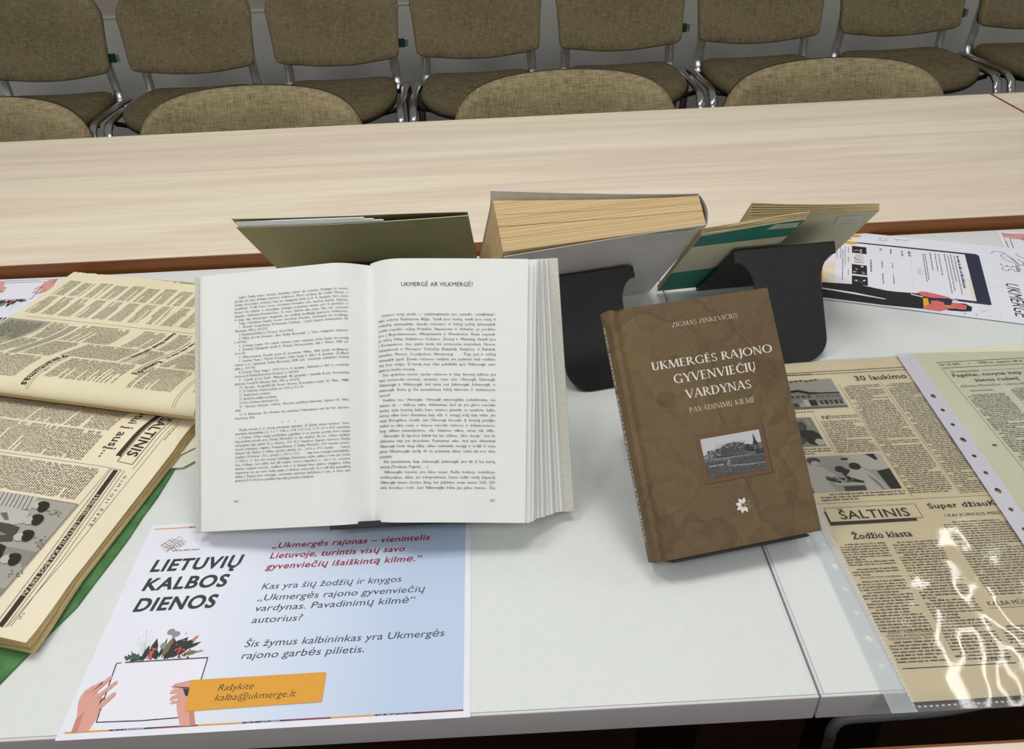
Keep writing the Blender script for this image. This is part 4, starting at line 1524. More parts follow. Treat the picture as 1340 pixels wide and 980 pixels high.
# loose page edges of the near half, a stack of slightly shifted sheets
for k in range(7):
    mb = MB()
    d = 0.0022 * k
    m = 24
    hi = (lambda x, k=k: zn(x) - 0.0002 - 0.0023 * k)
    off = 0.0004 * k + 0.0010 * noise.noise(Vector((k * 1.3, 0.5, 0)))
    def gpt(a, b, off=off, hi=hi, dz=0.0):
        x = -0.008 + (0.287 + 0.6 * off) * b
        y = A0 + (nrx(x) + off - A0) * a
        q = nearmap(x, y, 0)
        f = (q[2] - 0.0022) / 0.0188
        return (y + ROTN * (x - 0.02), -x, max(0.0022, q[2] - 0.0003 - (0.0023 * k - dz) * f))
    mb.grid(lambda a, b: gpt(a, b), 60, m, NEWS_EDGE)
    # walls on the right side and on the near side
    for i in range(m):
        p, q = gpt(1, i / m), gpt(1, (i + 1) / m)
        p2, q2 = gpt(1, i / m, dz=-0.0020), gpt(1, (i + 1) / m, dz=-0.0020)
        mb.face([p2, q2, q, p], NEWS_EDGE)
    p, q = gpt(0, 1), gpt(1, 1)
    p2, q2 = gpt(0, 1, dz=-0.0020), gpt(1, 1, dz=-0.0020)
    mb.face([p, p2, q2, q], NEWS_EDGE)
    mb.build('page_bundle', vol)
# green cover boards
mb = MB()
ed = [(A0 - 0.008, 0.008), (A0 - 0.008, -0.338)]
rag = random.Random(3)
for k in range(13):
    ed.append((A0 + (0.008 - A0) * k / 12, -0.338 + rag.uniform(-0.001, 0.001)))
for k in range(14):
    bb = -0.335 + 0.335 * k / 13
    kn = [(-0.34, 0.010), (-0.304, 0.0185), (-0.23, 0.0285), (-0.15, 0.0245), (-0.093, 0.0185), (0.0, 0.004)]
    for (p0, q0), (p1, q1) in zip(kn, kn[1:]):
        if p0 <= bb <= p1:
            ed.append((q0 + (q1 - q0) * (bb - p0) / (p1 - p0) + rag.uniform(-0.0008, 0.0008), bb))
            break
mb.plate(ed, 0.0, 0.0020, GREENBOARD)
mb.build('cover_board', vol)
mb = MB()
ed = [(A0 - 0.004, 0.004), (A1 + 0.012, 0.004), (A1 + 0.012, 0.285)]
for k in range(12):
    t = k / 11
    ed.append((A1 + 0.012 - (A1 + 0.012 + 0.20) * t, 0.2865 + 0.009 * t + rag.uniform(-0.0006, 0.0006)))
ed += [(-0.25, 0.275), (A0 - 0.004, 0.275)]
mb.plate(ed, 0.0, 0.0020, GREENBOARD)
mb.build('cover_board', vol)
# spare sheets poking out below
for k, (z, pts, lab) in enumerate(((0.0046, [(-0.060, -0.075), (0.006, -0.052), (0.048, 0.012), (-0.020, 0.020)], 'upper of two pale loose sheets sticking out of the newspaper volume'),
                                   (0.0026, [(-0.055, -0.082), (0.022, -0.060), (0.060, 0.000), (-0.010, 0.018)], 'lower of two pale loose sheets sticking out of the newspaper volume'))):
    mb = MB()
    mb.plate(pts, 0, 0.0004, NEWS_B)
    tag(mb.build('loose_sheet', None, VM @ Matrix.Translation((0.0, 0.0, z))), lab, 'paper sheet', 'loose sheets in the volume')


# ------------------------------------------------------------------ display stands
def stand(mat, label, L, W, tilt, depth, fwd, zoff, group='black display stands', lip=0.0035):
    """back plate along +y, ledge at its foot towards +z, support leg folded back to the table"""
    root = empty('display_stand', mat, label, 'display stand', group)
    T = 0.0024
    mb = MB()
    r = 0.006
    w = W / 2
    mb.plate([(-w, 0), (w, 0), (w, L), (-w, L)], -T, 0, PLASTIC_BLACK)
    mb.build('back_plate', root)
    mb = MB()
    mb.box(-w, w, -T, 0, -T, depth, PLASTIC_BLACK, 0.0008)
    mb.box(-w, w, -T, lip, depth, depth + 0.002, PLASTIC_BLACK, 0.0007)
    mb.build('ledge', root)
    # leg in the plane from the fold to the table
    hz = L * sin(tilt)
    c, s = cos(tilt), sin(tilt)
    hh, zz = fwd, -hz - zoff + 0.0016
    LL = math.hypot(hh, zz)
    d = Vector((0, (hh * c + zz * s) / LL, (-hh * s + zz * c) / LL))
    nrm = Vector((1, 0, 0)).cross(d)
    o0 = Vector((0, L, -T * 0.5))
    k = W / 0.122
    out = [(w, 0), (w, 0.013)]
    for i in range(9):
        a = i / 8 * pi / 2
        out.append((w - 0.021 * k * sin(a), 0.013 + 0.032 * k * (1 - cos(a))))
    wl = w - 0.021 * k
    R = 0.027 * k
    for i in range(10):
        a = i / 9 * pi / 2
        out.append((wl - R + R * cos(a), LL - R + R * sin(a)))
    outl = out + [(-x, y) for x, y in out[::-1]]
    mb = MB()
    mb.plate(outl, -T / 2, T / 2, PLASTIC_BLACK, fn=lambda x, y, z: tuple(o0 + Vector((x, 0, 0)) + d * y + nrm * z))
    o = mb.build('support_leg', root)
    fix_normals(o)
    mb = MB()
    mb.loft([[(x, L + 0.0016 * cos(q * pi / 4) - 0.0006, -T / 2 + 0.0016 * sin(q * pi / 4)) for q in range(8)] for x in (-w, w)], PLASTIC_BLACK)
    mb.build('fold', root)
    return root


# ------------------------------------------------------------------ brown hardback
BROWN = M('crumpled_brown_cover', (110, 88, 62), 0.5, spec=0.4)
_t = NT(BROWN)
_v = _t.coord()
_n1 = _t.noise(_v, 9, 3, 0.5)
_n2 = _t.noise(_t.coord((1, 1, 1), (0.4, 0.2, 0.9)), 28, 6, 0.62, 1.6)
_vo = _t.n('ShaderNodeTexVoronoi', feature='DISTANCE_TO_EDGE')
_vo.inputs['Scale'].default_value = 22
_ds = _t.n('ShaderNodeMix', data_type='RGBA')
_ds.inputs['Factor'].default_value = 0.02
_nz = _t.n('ShaderNodeTexNoise')
_nz.inputs['Scale'].default_value = 30
_t.l(_v, _nz.inputs['Vector'])
_t.l(_v, _ds.inputs[6])
_t.l(_nz.outputs['Color'], _ds.inputs[7])
_t.l(_ds.outputs[2], _vo.inputs['Vector'])
_c1 = _t.ramp(_n1, [(0.3, rgb(104, 83, 58)), (0.6, rgb(112, 93, 60))])
_c2 = _t.ramp(_n2, [(0.30, (0.74, 0.73, 0.72, 1)), (0.46, (1, 1, 1, 1)), (0.58, (0.96, 0.95, 0.93, 1)), (0.72, (1.08, 1.05, 1.0, 1))])
_n3 = _t.noise(_t.coord((1, 1, 1), (0.7, 0.1, 0.3)), 16, 2, 0.45, 0.5)
_c3 = _t.ramp(_n3, [(0.42, (1, 1, 1, 1)), (0.485, (0.80, 0.79, 0.78, 1)), (0.50, (1.12, 1.1, 1.06, 1)), (0.56, (1, 1, 1, 1))])  # crease shade and highlight painted into the cover colour
_n4 = _t.noise(_t.coord((1, 1, 1), (0.2, 0.9, 0.5)), 36, 2, 0.5, 0.4)
_c4 = _t.ramp(_n4, [(0.40, (1, 1, 1, 1)), (0.485, (0.84, 0.83, 0.82, 1)), (0.505, (1.12, 1.1, 1.07, 1)), (0.58, (1, 1, 1, 1))])  # finer creases, their shade and highlight painted in the same way
_t.base(_t.mul(_t.mul(_t.mul(_c1, _c2, 0.8), _c3, 0.95), _c4, 0.8))
_t.bump(_n2, 0.45, 0.0014)
COVERTXT = M('cover_lettering', (236, 232, 222), 0.5)
COVERTXT2 = M('cover_lettering_soft', (198, 186, 166), 0.5)
COVFRAME = M('cover_picture_frame', (108, 74, 44), 0.5)

BMAT = frame((0.116, 0.4386, 0.02), 0.1756, 0.8063)
BW, BH, BT = 0.1474, 0.2148, 0.0225
brown = empty('hardback_book', BMAT, 'brown hardback book standing upright, crumpled paper cover with white title', 'book')
mb = MB()
# front board with a hinge groove near the spine
gx = [0.0, 0.0045, 0.0060, 0.0095, 0.0125, 0.0150, 0.03, BW]
gz = [0.0, 0.0, -0.0008, -0.0018, -0.0008, 0.0, 0.0, 0.0]
for a in range(len(gx) - 1):
    mb.face([(gx[a], 0, gz[a]), (gx[a + 1], 0, gz[a + 1]), (gx[a + 1], BH, gz[a + 1]), (gx[a], BH, gz[a])], BROWN, True)
mb.face([(0, 0, -.0028), (BW, 0, -.0028), (BW, 0, 0), (0, 0, 0)], BROWN)
mb.face([(BW, 0, -.0028), (BW, BH, -.0028), (BW, BH, 0), (BW, 0, 0)], BROWN)
mb.face([(BW, BH, -.0028), (0, BH, -.0028), (0, BH, 0), (BW, BH, 0)], BROWN)
mb.face([(0, 0, -.0028), (0, BH, -.0028), (BW, BH, -.0028), (BW, 0, -.0028)], BROWN)
ink = Ink(mb, lambda x, y, l: (x * mm, y * mm, 0.00004 + l * 0.00005))
ink.text('ZIGMAS ZINKEVIČIUS', 53.6, 192.2, 4.0, COVERTXT2, width=61.5, serif=True, track=0.05)
ink.text('UKMERGĖS RAJONO', 28.3, 157.6, 6.9, COVERTXT, width=111.4, serif=True, track=0.04)
ink.text('GYVENVIEČIŲ', 45.2, 143.7, 7.6, COVERTXT, width=76.2, serif=True, track=0.04)
ink.text('VARDYNAS', 53.3, 129.4, 7.4, COVERTXT, width=60.2, serif=True, track=0.04)
ink.text('PAVADINIMŲ KILMĖ', 53.6, 117.0, 4.4, COVERTXT2, width=60.2, serif=True, track=0.05)
ink.rect(53.9, 54.9, 116.3, 97.2, M('cover_frame_shadow', (72, 52, 34), 0.6), 1)
ink.rect(53.6, 55.5, 115.5, 97.8, COVFRAME, 2)
PX0, PX1, PY0, PY1 = 57.8, 111.2, 59.3, 93.2
ink.rect(PX0, PY0, PX1, PY1, M('cover_photo_sky', (196, 198, 204), 0.5), 3)
G1, G2, G3, G4 = (M('cover_photo_%d' % v, (v, v, v + 2), 0.5) for v in (40, 74, 104, 134))
r = random.Random(12)
ink.poly([(PX0, 79), (66, 80.5), (72, 82.5), (80, 85), (92, 84), (100, 82), (PX1, 82.5), (PX1, PY0), (PX0, PY0)], G3, 4)
ink.poly([(72, 79), (75, 84), (82, 86), (95, 84.5), (98, 79), (97, 76.5), (74, 76.5)], G2, 5)
for k in range(320):
    x = r.uniform(62, 108)
    top = 80.5 + 5.0 * math.exp(-((x - 84) / 9) ** 2)
    ink.disc(x, top + r.uniform(-4.5, 1.4), r.uniform(0.3, 0.9), r.choice((G2, G3, G2, G1, G1, G4)), 6 + (k % 8) * 0.1, n=7)
for k in range(16):
    x = 71 + k * 1.7
    ink.line(x, 80, x + r.uniform(-.4, .4), 86.5, 0.25, G2, 6)
ink.poly([(104.0, 82.5), (104.4, 87), (105.2, 91.0), (106.0, 87), (106.8, 82.5)], G1, 7)
ink.rect(103.5, 81, 107.5, 84, G1, 7)
ink.poly([(96.2, 80.5), (97.4, 82.5), (103.2, 79.0), (103.5, 75.5), (97, 76.5)], G1, 7)
ink.poly([(103.5, 76.4), (PX1, 77), (PX1, 72.8), (103.5, 73.2)], G1, 7)
ink.poly([(PX0, 78), (64, 79.3), (68, 78.6), (74, 78.5), (73, 76.6), (PX0, 75.8)], G4, 6)
ink.poly([(62, 75.3), (80, 74.6), (96, 74.3), (104, 75.4), (104, 74.6), (96, 73.3), (80, 73.4), (62, 74.4)], G4, 7)
ink.poly([(67, 76.6), (96, 75.4), (98, 74.6), (70, 75.2)], G1, 7)
ink.poly([(PX0, 73), (70, 72.4), (80, 72.8), (PX1, 71.5), (PX1, 66), (80, 67.5), (PX0, 70)], G2, 6)
ink.poly([(78, 72.4), (80.6, 72.4), (78.6, 67.6), (76.2, 67.6)], G4, 8)
ink.poly([(77, 68), (95, 66.3), (PX1, 65.3), (PX1, 64.7), (90, 65.3), (78, 67)], G4, 8)
ink.poly([(PX0, 69.5), (76, 67), (90, 65), (PX1, 64.4), (PX1, PY0), (PX0, PY0)], G2, 7)
for k in range(420):
    x, y = r.uniform(PX0 + .6, PX1 - .8), r.uniform(PY0 + .3, 76)
    ink.rect(x, y, min(PX1, x + r.uniform(.3, 1.8)), y + r.uniform(.15, .45), r.choice((G1, G2, G3, G4, G3, G2)), 8 + (k % 9) * 0.1)
for k in range(14):
    x = 61 + k * 0.9
    ink.rect(x, 68.6 + r.uniform(0, .8), x + .5, 69.2 + r.uniform(0, .8), COVERTXT, 9)
# eight-petal emblem
ex, ey = 83.3, 32.8
for k in range(8):
    a = k * pi / 4 + pi / 8 + 0.05
    p = [(1.0, 0), (3.9, 1.7), (7.0, 0), (3.9, -1.7)]
    q = [(ex + u * cos(a) - v * sin(a), ey + u * sin(a) + v * cos(a)) for u, v in p]
    if k in (0, 7):
        ink.path(q + q[:1], 0.22, COVERTXT2, 2)
    else:
        ink.poly(q, COVERTXT, 2)
o = mb.build('front_cover', brown)
mb = MB()
mb.box(0.0005, BW, 0, BH, -BT, -BT + 0.0028, BROWN, 0.0006)
mb.build('back_cover', brown)
mb = MB()
n = 8
for i in range(n):
    a, b = i / n, (i + 1) / n
    f = lambda t: (-0.0035 * sin(pi * t), -BT * t)
    p, q = f(a), f(b)
    mb.face([(p[0], 0, p[1]), (p[0], BH, p[1]), (q[0], BH, q[1]), (q[0], 0, q[1])][::-1], BROWN, True)
    # head and foot caps
    mb.face([(0.002, BH, p[1]), (p[0], BH, p[1]), (q[0], BH, q[1]), (0.002, BH, q[1])], BROWN)
    mb.face([(0.002, 0, p[1]), (0.002, 0, q[1]), (q[0], 0, q[1]), (p[0], 0, p[1])], BROWN)


def spinemap(u, v, l):
    t = 0.28 + v / (BT * 1000) * 0.9
    return (-0.0035 * sin(pi * t) - 0.00012, u * mm, -BT * t)


ink = Ink(mb, lambda u, v, l: spinemap(BH * 1000 - u, 8 - v, l))
ink.text('ZIGMAS ZINKEVIČIUS  UKMERGĖS RAJONO GYVENVIEČIŲ VARDYNAS', 12, 2.4, 4.2, COVERTXT, width=186, serif=True)
mb.build('spine', brown)
mb = MB()
mb.box(0.002, BW - 0.004, 0.003, BH - 0.003, -BT + 0.0029, -0.0029, EDGE_BOOK)
mb.build('page_block', brown)
stand(BMAT @ Matrix.Translation((0.0735, -0.0002, -BT - 0.0002)), 'black stand holding the brown hardback, ledge just showing below it', 0.146, 0.122, 0.8063, BT + 0.0005, 0.075, 0.0036, lip=-0.0004)

# ------------------------------------------------------------------ open book
OS = 1.02
_B0 = Vector((-0.2806, 0.4996, 0.02))
_c0 = Vector((0, 0, CAM_H))
_B1 = _c0 + (_B0 - _c0) * OS
OMAT = frame(tuple(_B1), 0.0065, 0.8244)
ob = empty('open_book', OMAT, 'large open white-paged book on a stand, text on both pages', 'book')
OH = 0.2316


def L3(x, y, z):
    return (x * OS, y * OS, z * OS)


GUT = 0.164          # gutter at the top


def ss(t):
    t = max(0.0, min(1.0, t))
    return t * t * (3 - 2 * t)


def rightpage(p, y, lift=0.0):
    """p: distance from the gutter, y: height above the page foot"""
    P_ = 0.1425
    t = p / P_
    n = 0.0135 + 0.0205 * (1 - (1 - min(1, t / 0.22)) ** 2) - 0.0015 * max(0, t - 0.22)
    if t < 0:
        n = 0.0135
    yy = y + 0.0018 - 0.0075 * max(0, t) ** 1.2
    x = GUT + p - (0.2305 - yy) / 0.23 * (0.0045 + 0.0115 * t)
    return L3(x, yy, n + lift)


def leftpage(p, y, lift=0.0):
    """p: distance from the gutter towards the left"""
    P_ = 0.154
    t = p / P_
    n = 0.0135 + 0.0155 * math.sin(min(1, t / 0.20) * pi / 2) if t < 0.20 else 0.029 - 0.0215 * ((t - 0.20) / 0.80) ** 1.05
    if t < 0:
        n = 0.0135
    x = GUT - p - (0.2305 - y) / 0.23 * 0.0045 * (1 - 0.7 * t)
    return L3(x, y + 0.0012, n + lift)


PH = 0.2285
mb = MB()
mb.grid(lambda a, b: leftpage(0.154 * (1 - a), PH * b), 40, 8, PAPER_BOOK)
LI = Ink(mb, lambda x, y, l: leftpage(GUT - x, y, 0.0001 + 0.00012 * l))
left_lines = ['\tLigšiol Šiaulių miesto istorijos, lietuviškai rašytos dar neturime. Medžiaga šio miesto', 'istorijai yra labai išmėtyta įvairiuose leidiniuose. Miesto archyvas dar nebėra Vilniuje, o', 'Šiaulių ekonomijos archyvas, kurį yra daugiausia tyręs prof. A. Janulaitis, karo metu',
              'sunaikintas. Todėl šiems miesto istoriniams bruožams teko naudotis įvairiais šaltiniais,', 'kuriuos čia sužymiu, ir vienintėliais turtingais archyviniais darbais prof. A. Janulaičio ir', 'mjaunkio Grabiausko-Pravskevičiaus. Šis mano darbelis nėra pilnas. Man teko sunaudoti',
              'ir šiaip taip sisteminant daugiausia jau skelbtą medžiagą įvairiuose leidiniuose.', '\tTaigi, rašydamas Šiaulių miesto istorinius bruožus, naudojausi šia medžiaga:', '\t1. Slownik Geograficzny Królewstwa Polskiego i innych krajów slowianskich, XI,', 'Warszawa, 1890, p. 811-812.',
              '\t2. Pamiatnaja knižka na 1903 god „Gorod Šavli“.', '\t3. Mūsų Senovė (žurnalas) „Apie Šiaulių Ekonomiją“. J. Tumo redaguotas straipsnis,', 'p. 809-861.', '\t4. Volumina Legum, II-V, įvairūs Varšuvos seimo nutarimai, liečią Šiaulių ekonomiją)',
              '\t5. Žemaičių Vyskupystė aprašė K. Motiejus Wolonczewskis, dalis I, Wilniuj, 1848, psl.', '69 ir 318.', '\t6. Wspomnienia Żmudzi przez A. Jucewicza, Wilna, 1842 (maža medžiagos).', '\t7. Lietuvių Tauta I, Mokslo Draugijos raštai, knyga II, dalis I. A. Janulaitis „Žodžiaus',
              'teismas ir jo organizacija Šiaulių Ekonomijoj XVIII amž.“ (vienintelis atsilaukimas lietuvių', 'kalba, p. 129-137).', '\t8. Lietuvių Tauta, knyga I, 1907-1910 m. A. Janulaitis „Valstiečiai ir 1831 m. revoliucija', 'Lietuvoje (iš Šiaulių Ekonomijos Archyvo)“, p. 469-494.',
              '\t9. „Ujezdy gorod Šavli“, Matierijaly dlia geografii i statistiki Rossii. Kovenskaja', 'gubernija. Sostavil A. Afanasjev, Spbr., 1861, p. 669-672.', '\t10. Sprogis, Geografičeski slovar drevnej Žomojtskoj zemli, VI, Vilna, 1888.', '\t11. M. Valančius, Pasakos pačiam sau, 1929, p. 30 ir 33.',
              '\t12. Šiaulių miesto archyvas.', '\t13. Apskrities valdybos archyvas.', '\t14. Karo Archyvas (žurnalas) ir kt.', '\t15. Opisanie rukopisn. otdelen. Vilenskoj publičnoj biblioteki. Vypusk I-II, Vilna,', '1898.', '\t16. A. Bielenstein, Die Grenzen des lettischen Volksstammes und der lett. Sprache,', 'Petersburg, 1892.',
              '*', '', '\tŠiaulių miestas ir jo istorija pirmaisiais apmatais „Iš Šiaulių miesto istorijos“ buvo', 'spausdinta Savivaldybėje 2-5, 7 ir 9, 1928, p. 6-14, 9-17, 6-13, 11-19, 3-9 ir 8-13, pasirašyta', '— J. Puzinas. Dabar naujai peržiūrėjus, papildžius ir su įvairiais priedais buvo naujai', 'išspausdinta priedu prie Šiaulių Metraščio ir dar atskirai, 80 psl., tačiau leidėjai',
              'nebepažymi, kaip pažymi 76 p. išnašoje, 1791 XI 9 Stanislovo Augusto duotosios Šiaulių', 'miestui privilegijos originalo. Perspausdinamas iš Šiaulių Metraščio 1930 metams priedo,', 'ištaisant tik rašybos ir aiškias spaudos klaidas, k.a. „1610 ir 1711 metais . . . maras', 'sunaikino 54 kaimus“ (15 p. priede) į „1710 ir 1711 . . .“ kaip buvo teisingai Savivaldybėje,', '3, 1928, p. 11. Bet visai neseniai lenkiškųjų dokumentų rašyba, palikta ji tokia pat, kokia',
              'buvo leidinyje, nors aišku, kad dėl raidyno stokos nežymėtos ó, -ów ir t.t.; neturint', 'tikslaus originalo nuorašo, sudėlioti tiek ó ar ištaisyti kitas rašybos nelygybes, būtų', 'neįmanoma, nes ano meto lenkų rašyba ir tebebuvo nenuosekli. Šis ir eilė kitų spausdintų', 'darbų J. Puzinui buvo lemtingas, sudominęs autoriaus darbštumu ir pan., ir buvo jam', 'gautas prof. A. Smetonos pasiūlyta stipendija profesūros studijoms.']
x0, x1 = 0.0415, 0.1462
nl = len(left_lines)
for i, st in enumerate(left_lines):
    y = 0.2045 - (0.2045 - 0.0415) * i / (nl - 1)
    ind = 0.004 if st.startswith('\t') else 0
    st = st.strip('\t')
    if st == '*':
        for k in range(3):
            LI.text('*', 0.0850 + k * 0.006, y - 0.003, 0.0022, INK_BOOK, res=1)
        continue
    if st:
        LI.text(st, x0 + ind, y, 0.0020, INK_BOOK, width=(x1 - x0 - ind) if len(st) > 70 else None, justify=True, res=1, sx=0.92)
LI.text('300', 0.0400, 0.0235, 0.0022, INK_BOOK, res=1)
mb.build('left_page', ob)

mb = MB()
mb.grid(lambda a, b: rightpage(0.1425 * a, PH * b), 40, 8, PAPER_BOOK)
RI = Ink(mb, lambda x, y, l: rightpage(x, y, 0.0001 + 0.00012 * l))
RI.text('UKMERGĖ AR VILKMERGĖ?', 0.0300, 0.2035, 0.0036, INK_BOOK, width=0.0640, res=2)
right_lines = ['\tLietuvos vietų vardai — nelaimingiausias viso pasaulio „sutvėrimas“,', 'sako velionis Kazimieras Būga. Taisė juos lenkų, taisė juos rusų ir', 'vokiečių vyriausybės, šiandie tebetaiso ir mūsų pačių vyriausybė.', 'Lenkui nepatiko mūsų Plokščiai, Naumiestis ir Virbalius, jis perdirbo', 'juos į Blogoslawienstwo, Wladyslawów ir Wierzbolów. Rusas nepamė-', 'go mūsų Valkų, Kvėdarnos, Deltuvos, Zarasų ir Mažeikių, ištaisė juos',
               'į Konstantinovo (tuo patim vardu tris pirmuosius miestelius), Novoa-', 'leksandrovsk ir Muravjov. Vokiečiai Klaipėdą, Katyčius, ir Pakalnę,', 'pavadino Memel, Coadjuthen, Niederung . . . Taip pat ir mūsų', 'vyriausybė (ypač Žemės reformos valdyba) yra padariusi kiek netikslu-', 'mų šioje srityje. Šį kartą man rūpi pakalbėti apie Vilkmergę, savo', 'gimtojo krašto miestą.', '\tŠios apskrities miesto vardas raštuose ir šiaip žmonių kalboje yra', 'labai nevienodai rašomas, tariamas: vieni rašo Ukmergė, Ūkmergė,',
               'Vilkmergė ir Vilkmergė, kiti taria net Jukmergė, Jokmergė, ir', 'Jukmergė. Kuris gi čia pavadinimas būtų tikresnis ir tinkamesnis', 'vartoti?', '\tPradėsiu nuo Ukmergės. Ukmergė etimologiškai neišaiškinama, nes', 'šaknies uk — kalboje nėra. Aiškinimas, kad uk yra gilios senovės', 'ataidas, kada lietuvių kalba buvo artimos giminės su sanskrito kalba,', 'kurioje vilkas buvo ištariamas kaip vŭk, ir senųjų indų kaip vrkas, yra', 'maža filologiškos vertės. Juk Ukmergę žmonės šį miestą pradėjo', 'vadinti ne labai senai, o visuose senovės raštuose ir dokumentuose,',
               'kaip vėliau pamatysime, uk- šaknies nėra, visur tik vilk-.', '\tŪkmergės (ū ilgosios) kilmę kai kas aiškina „ūkio merga“, bet šis', 'aiškinimas taip pat abejotinas. Padavimas sako, kad apie dabartinę', 'Vilkmergę buvę daug vilkų, vilkas sudraskęs mergą ir todėl ši vieta', 'gavusi Vilk(a)mergės vardą. Ar šis padavimas tikras, sunku ką nors tikra', 'pasakyti.', '\tKiti pavadinimai, kaip Jokmergė, Jukmergė, yra tik iš kai kurių', 'tarmių (Traskava, Pagiriai . . .).', '\tVilkmergės miestas yra labai senas. Kažin kokioje lenkiškoje',
               'enciklopedijoje, dabar jau nebeprisimenu, buvau radęs mažą žiupsnelį', 'Vilkmergės miesto istorijos žinių, kur įsikūrimo metai minimi 1025. XIV', 'amž. kronikos rodo, kad Vilkmergės būta jau pilies miesto. Čia']
nl = len(right_lines)
for i, st in enumerate(right_lines):
    y = 0.1775 - (0.1775 - 0.0280) * i / (nl - 1)
    ind = 0.004 if st.startswith('\t') else 0
    st = st.strip('\t')
    RI.text(st, 0.0080 + ind, y, 0.0023, INK_BOOK, width=(0.1065 - ind) if len(st) > 52 else None, justify=True, res=1, sx=1.12)
RI.text('301', 0.1100, 0.0175, 0.0022, INK_BOOK, res=1)
mb.build('right_page', ob)

# a few single leaves standing off at the right
for k, (dp, dl) in enumerate(((0.0045, -0.0032), (0.0078, -0.0062))):
    mb = MB()
    mb.grid(lambda a, b: rightpage((0.1425 + dp) * a, PH * b + 0.001 * k, dl * min(1, a * 3)), 30, 4, PAPER_BOOK)
    mb.build('leaf', ob)
# page blocks
def block(name, top, sign, xe, layers):
    """stepped signatures between the top page curve and the board"""
    mb = MB()
    m = 16
    for k in range(layers):
        f0, f1 = k / layers, (k + 1) / layers
        def pt(a, y, f, k=k):
            t = Vector(top(a, y))
            if sign > 0:
                xb = (0.172 + (xe - 0.172) * a)
            else:
                xb = (0.157 - (0.157 - xe) * a)
            bpt = Vector(L3(xb, 0.0015 + y, 0.0004))
            e = Vector(((0.0012 * (k % 3) - 0.001) * sign * a, 0, 0)) if layers > 3 else Vector((0, 0, 0))
            return tuple(t.lerp(bpt, f) + e)
        for i in range(m):
            a, b = i / m, (i + 1) / m
            # head and foot sides
            mb.face([pt(a, PH, f1), pt(b, PH, f1), pt(b, PH, f0 + .02), pt(a, PH, f0 + .02)], EDGE_BOOK)
            mb.face([pt(a, 0, f0 + .02), pt(b, 0, f0 + .02), pt(b, 0, f1), pt(a, 0, f1)], EDGE_BOOK)
            if k:
                mb.face([pt(a, 0, f0 + .02), pt(a, PH, f0 + .02), pt(b, PH, f0 + .02), pt(b, 0, f0 + .02)], PAPER_BOOK, True)
        mb.face([pt(1, 0, f1), pt(1, 0, f0 + .02), pt(1, PH, f0 + .02), pt(1, PH, f1)], EDGE_BOOK)
    return mb.build(name, ob)


block('page_block', lambda a, y: rightpage(0.1425 * a, y, -0.0012 - 0.005 * min(1, a * 3)), 1, 0.3245, 12)
block('page_block', lambda a, y: leftpage(0.154 * a, y, -0.0004), -1, 0.0065, 5)
for nm, xa, xb in (('cover', 0.0, 0.152), ('cover', 0.176, 0.3348)):
    mb = MB()
    mb.box(xa * OS, xb * OS, 0, OH * OS, -0.0030, 0, CLOTH, 0.0007)
    mb.build(nm, ob)
mb = MB()
mb.grid(lambda a, b: L3(0.151 + 0.026 * a, 0.001 + (OH - 0.002) * b, -0.0012 - 0.004 * sin(pi * a)), 10, 2, CLOTH)
mb.build('spine', ob)
mb = MB()
mb.tube([L3(0.1535 + 0.0014 * i, 0.0022, 0.010 - 0.0006 * abs(i - 4)) for i in range(9)], 0.0012, 0.0012, M('headband_dark', (40, 44, 60), 0.7), 6)
mb.build('headband', ob)
_so = 0.1640 * OS
stand(OMAT @ Matrix.Translation((0.183 * OS, -0.0004, -0.0064)), 'black stand under the open book, ledge just showing above the leaflet', 0.120, 0.122, 0.8244, 0.0275, 0.075, 0.0035)

# ------------------------------------------------------------------ books shown to the far side, seen from behind
GREYCOVER = mottled('grey_paper_cover', (214, 208, 206), (220, 214, 212), 25, 0.55)
OLIVE = mottled('olive_card', (142, 136, 98), (148, 142, 104), 20, 0.5)
OLIVEIN = mottled('pale_inner_card', (206, 204, 184), (214, 212, 194), 20, 0.6)
PAGETAN = mottled('tan_page_edges', (196, 166, 118), (230, 206, 160), 1.0, 0.85, stretch=(1.0, 1.0, 1100), detail=4, spec=0.15)
BEIGEC = mottled('beige_paper_cover', (204, 200, 172), (212, 208, 182), 14, 0.7)
TEAL = M('teal_stripe', (36, 128, 112), 0.6)
STICKER = M('white_sticker', (206, 206, 198), 0.5)
PEN = M('pencil_grey', (120, 120, 122), 0.7)


def sticker(parent, quad, z, seed):
    mb = MB()
    mb.plate(quad, z, z + 0.0002, STICKER)
    ink = Ink(mb, lambda x, y, l: (x, y, z + 0.0002 + l * 0.00005))
    (ax, ay), (bx, by), (cx, cy), (dx, dy) = quad
    r = random.Random(seed)
    for row in (0.62, 0.25):
        for k in range(9):
            u = 0.22 + 0.6 * k / 9
            x = ax + (bx - ax) * u + (dx - ax) * row
            y = ay + (by - ay) * u + (dy - ay) * row
            w = 0.0016
            ink.path([(x, y), (x + w * r.random(), y + w * 1.4), (x + w, y + w * r.random()), (x + w * 1.3, y + w * 1.2)], 0.00035, PEN)
    o = mb.build('sticker', parent)
    o['label'] = 'small white shelf-mark sticker'


# thick paperback
TMAT = frame((-0.024, 0.8708, 0.003), 0.1845, 0.8351, back=True)
tb = empty('paperback_book', TMAT, 'thick grey paperback leaning on a stand, its tan page edges towards the camera', 'book')
TW, TH_ = 0.2215, 0.2160


def thick(x):      # thickness at x, fanned open at the left (fore edge)
    t = 1 - max(0, min(1, x / TW))
    return 0.0335 + 0.0240 * t ** 1.25


def fan(x, f):
    return -0.0012 - thick(x) * f


mb = MB()
n = 26


def bow(x):
    t = 1 - x / TW
    return 0.0060 * max(0.0, t - 0.15) ** 1.2


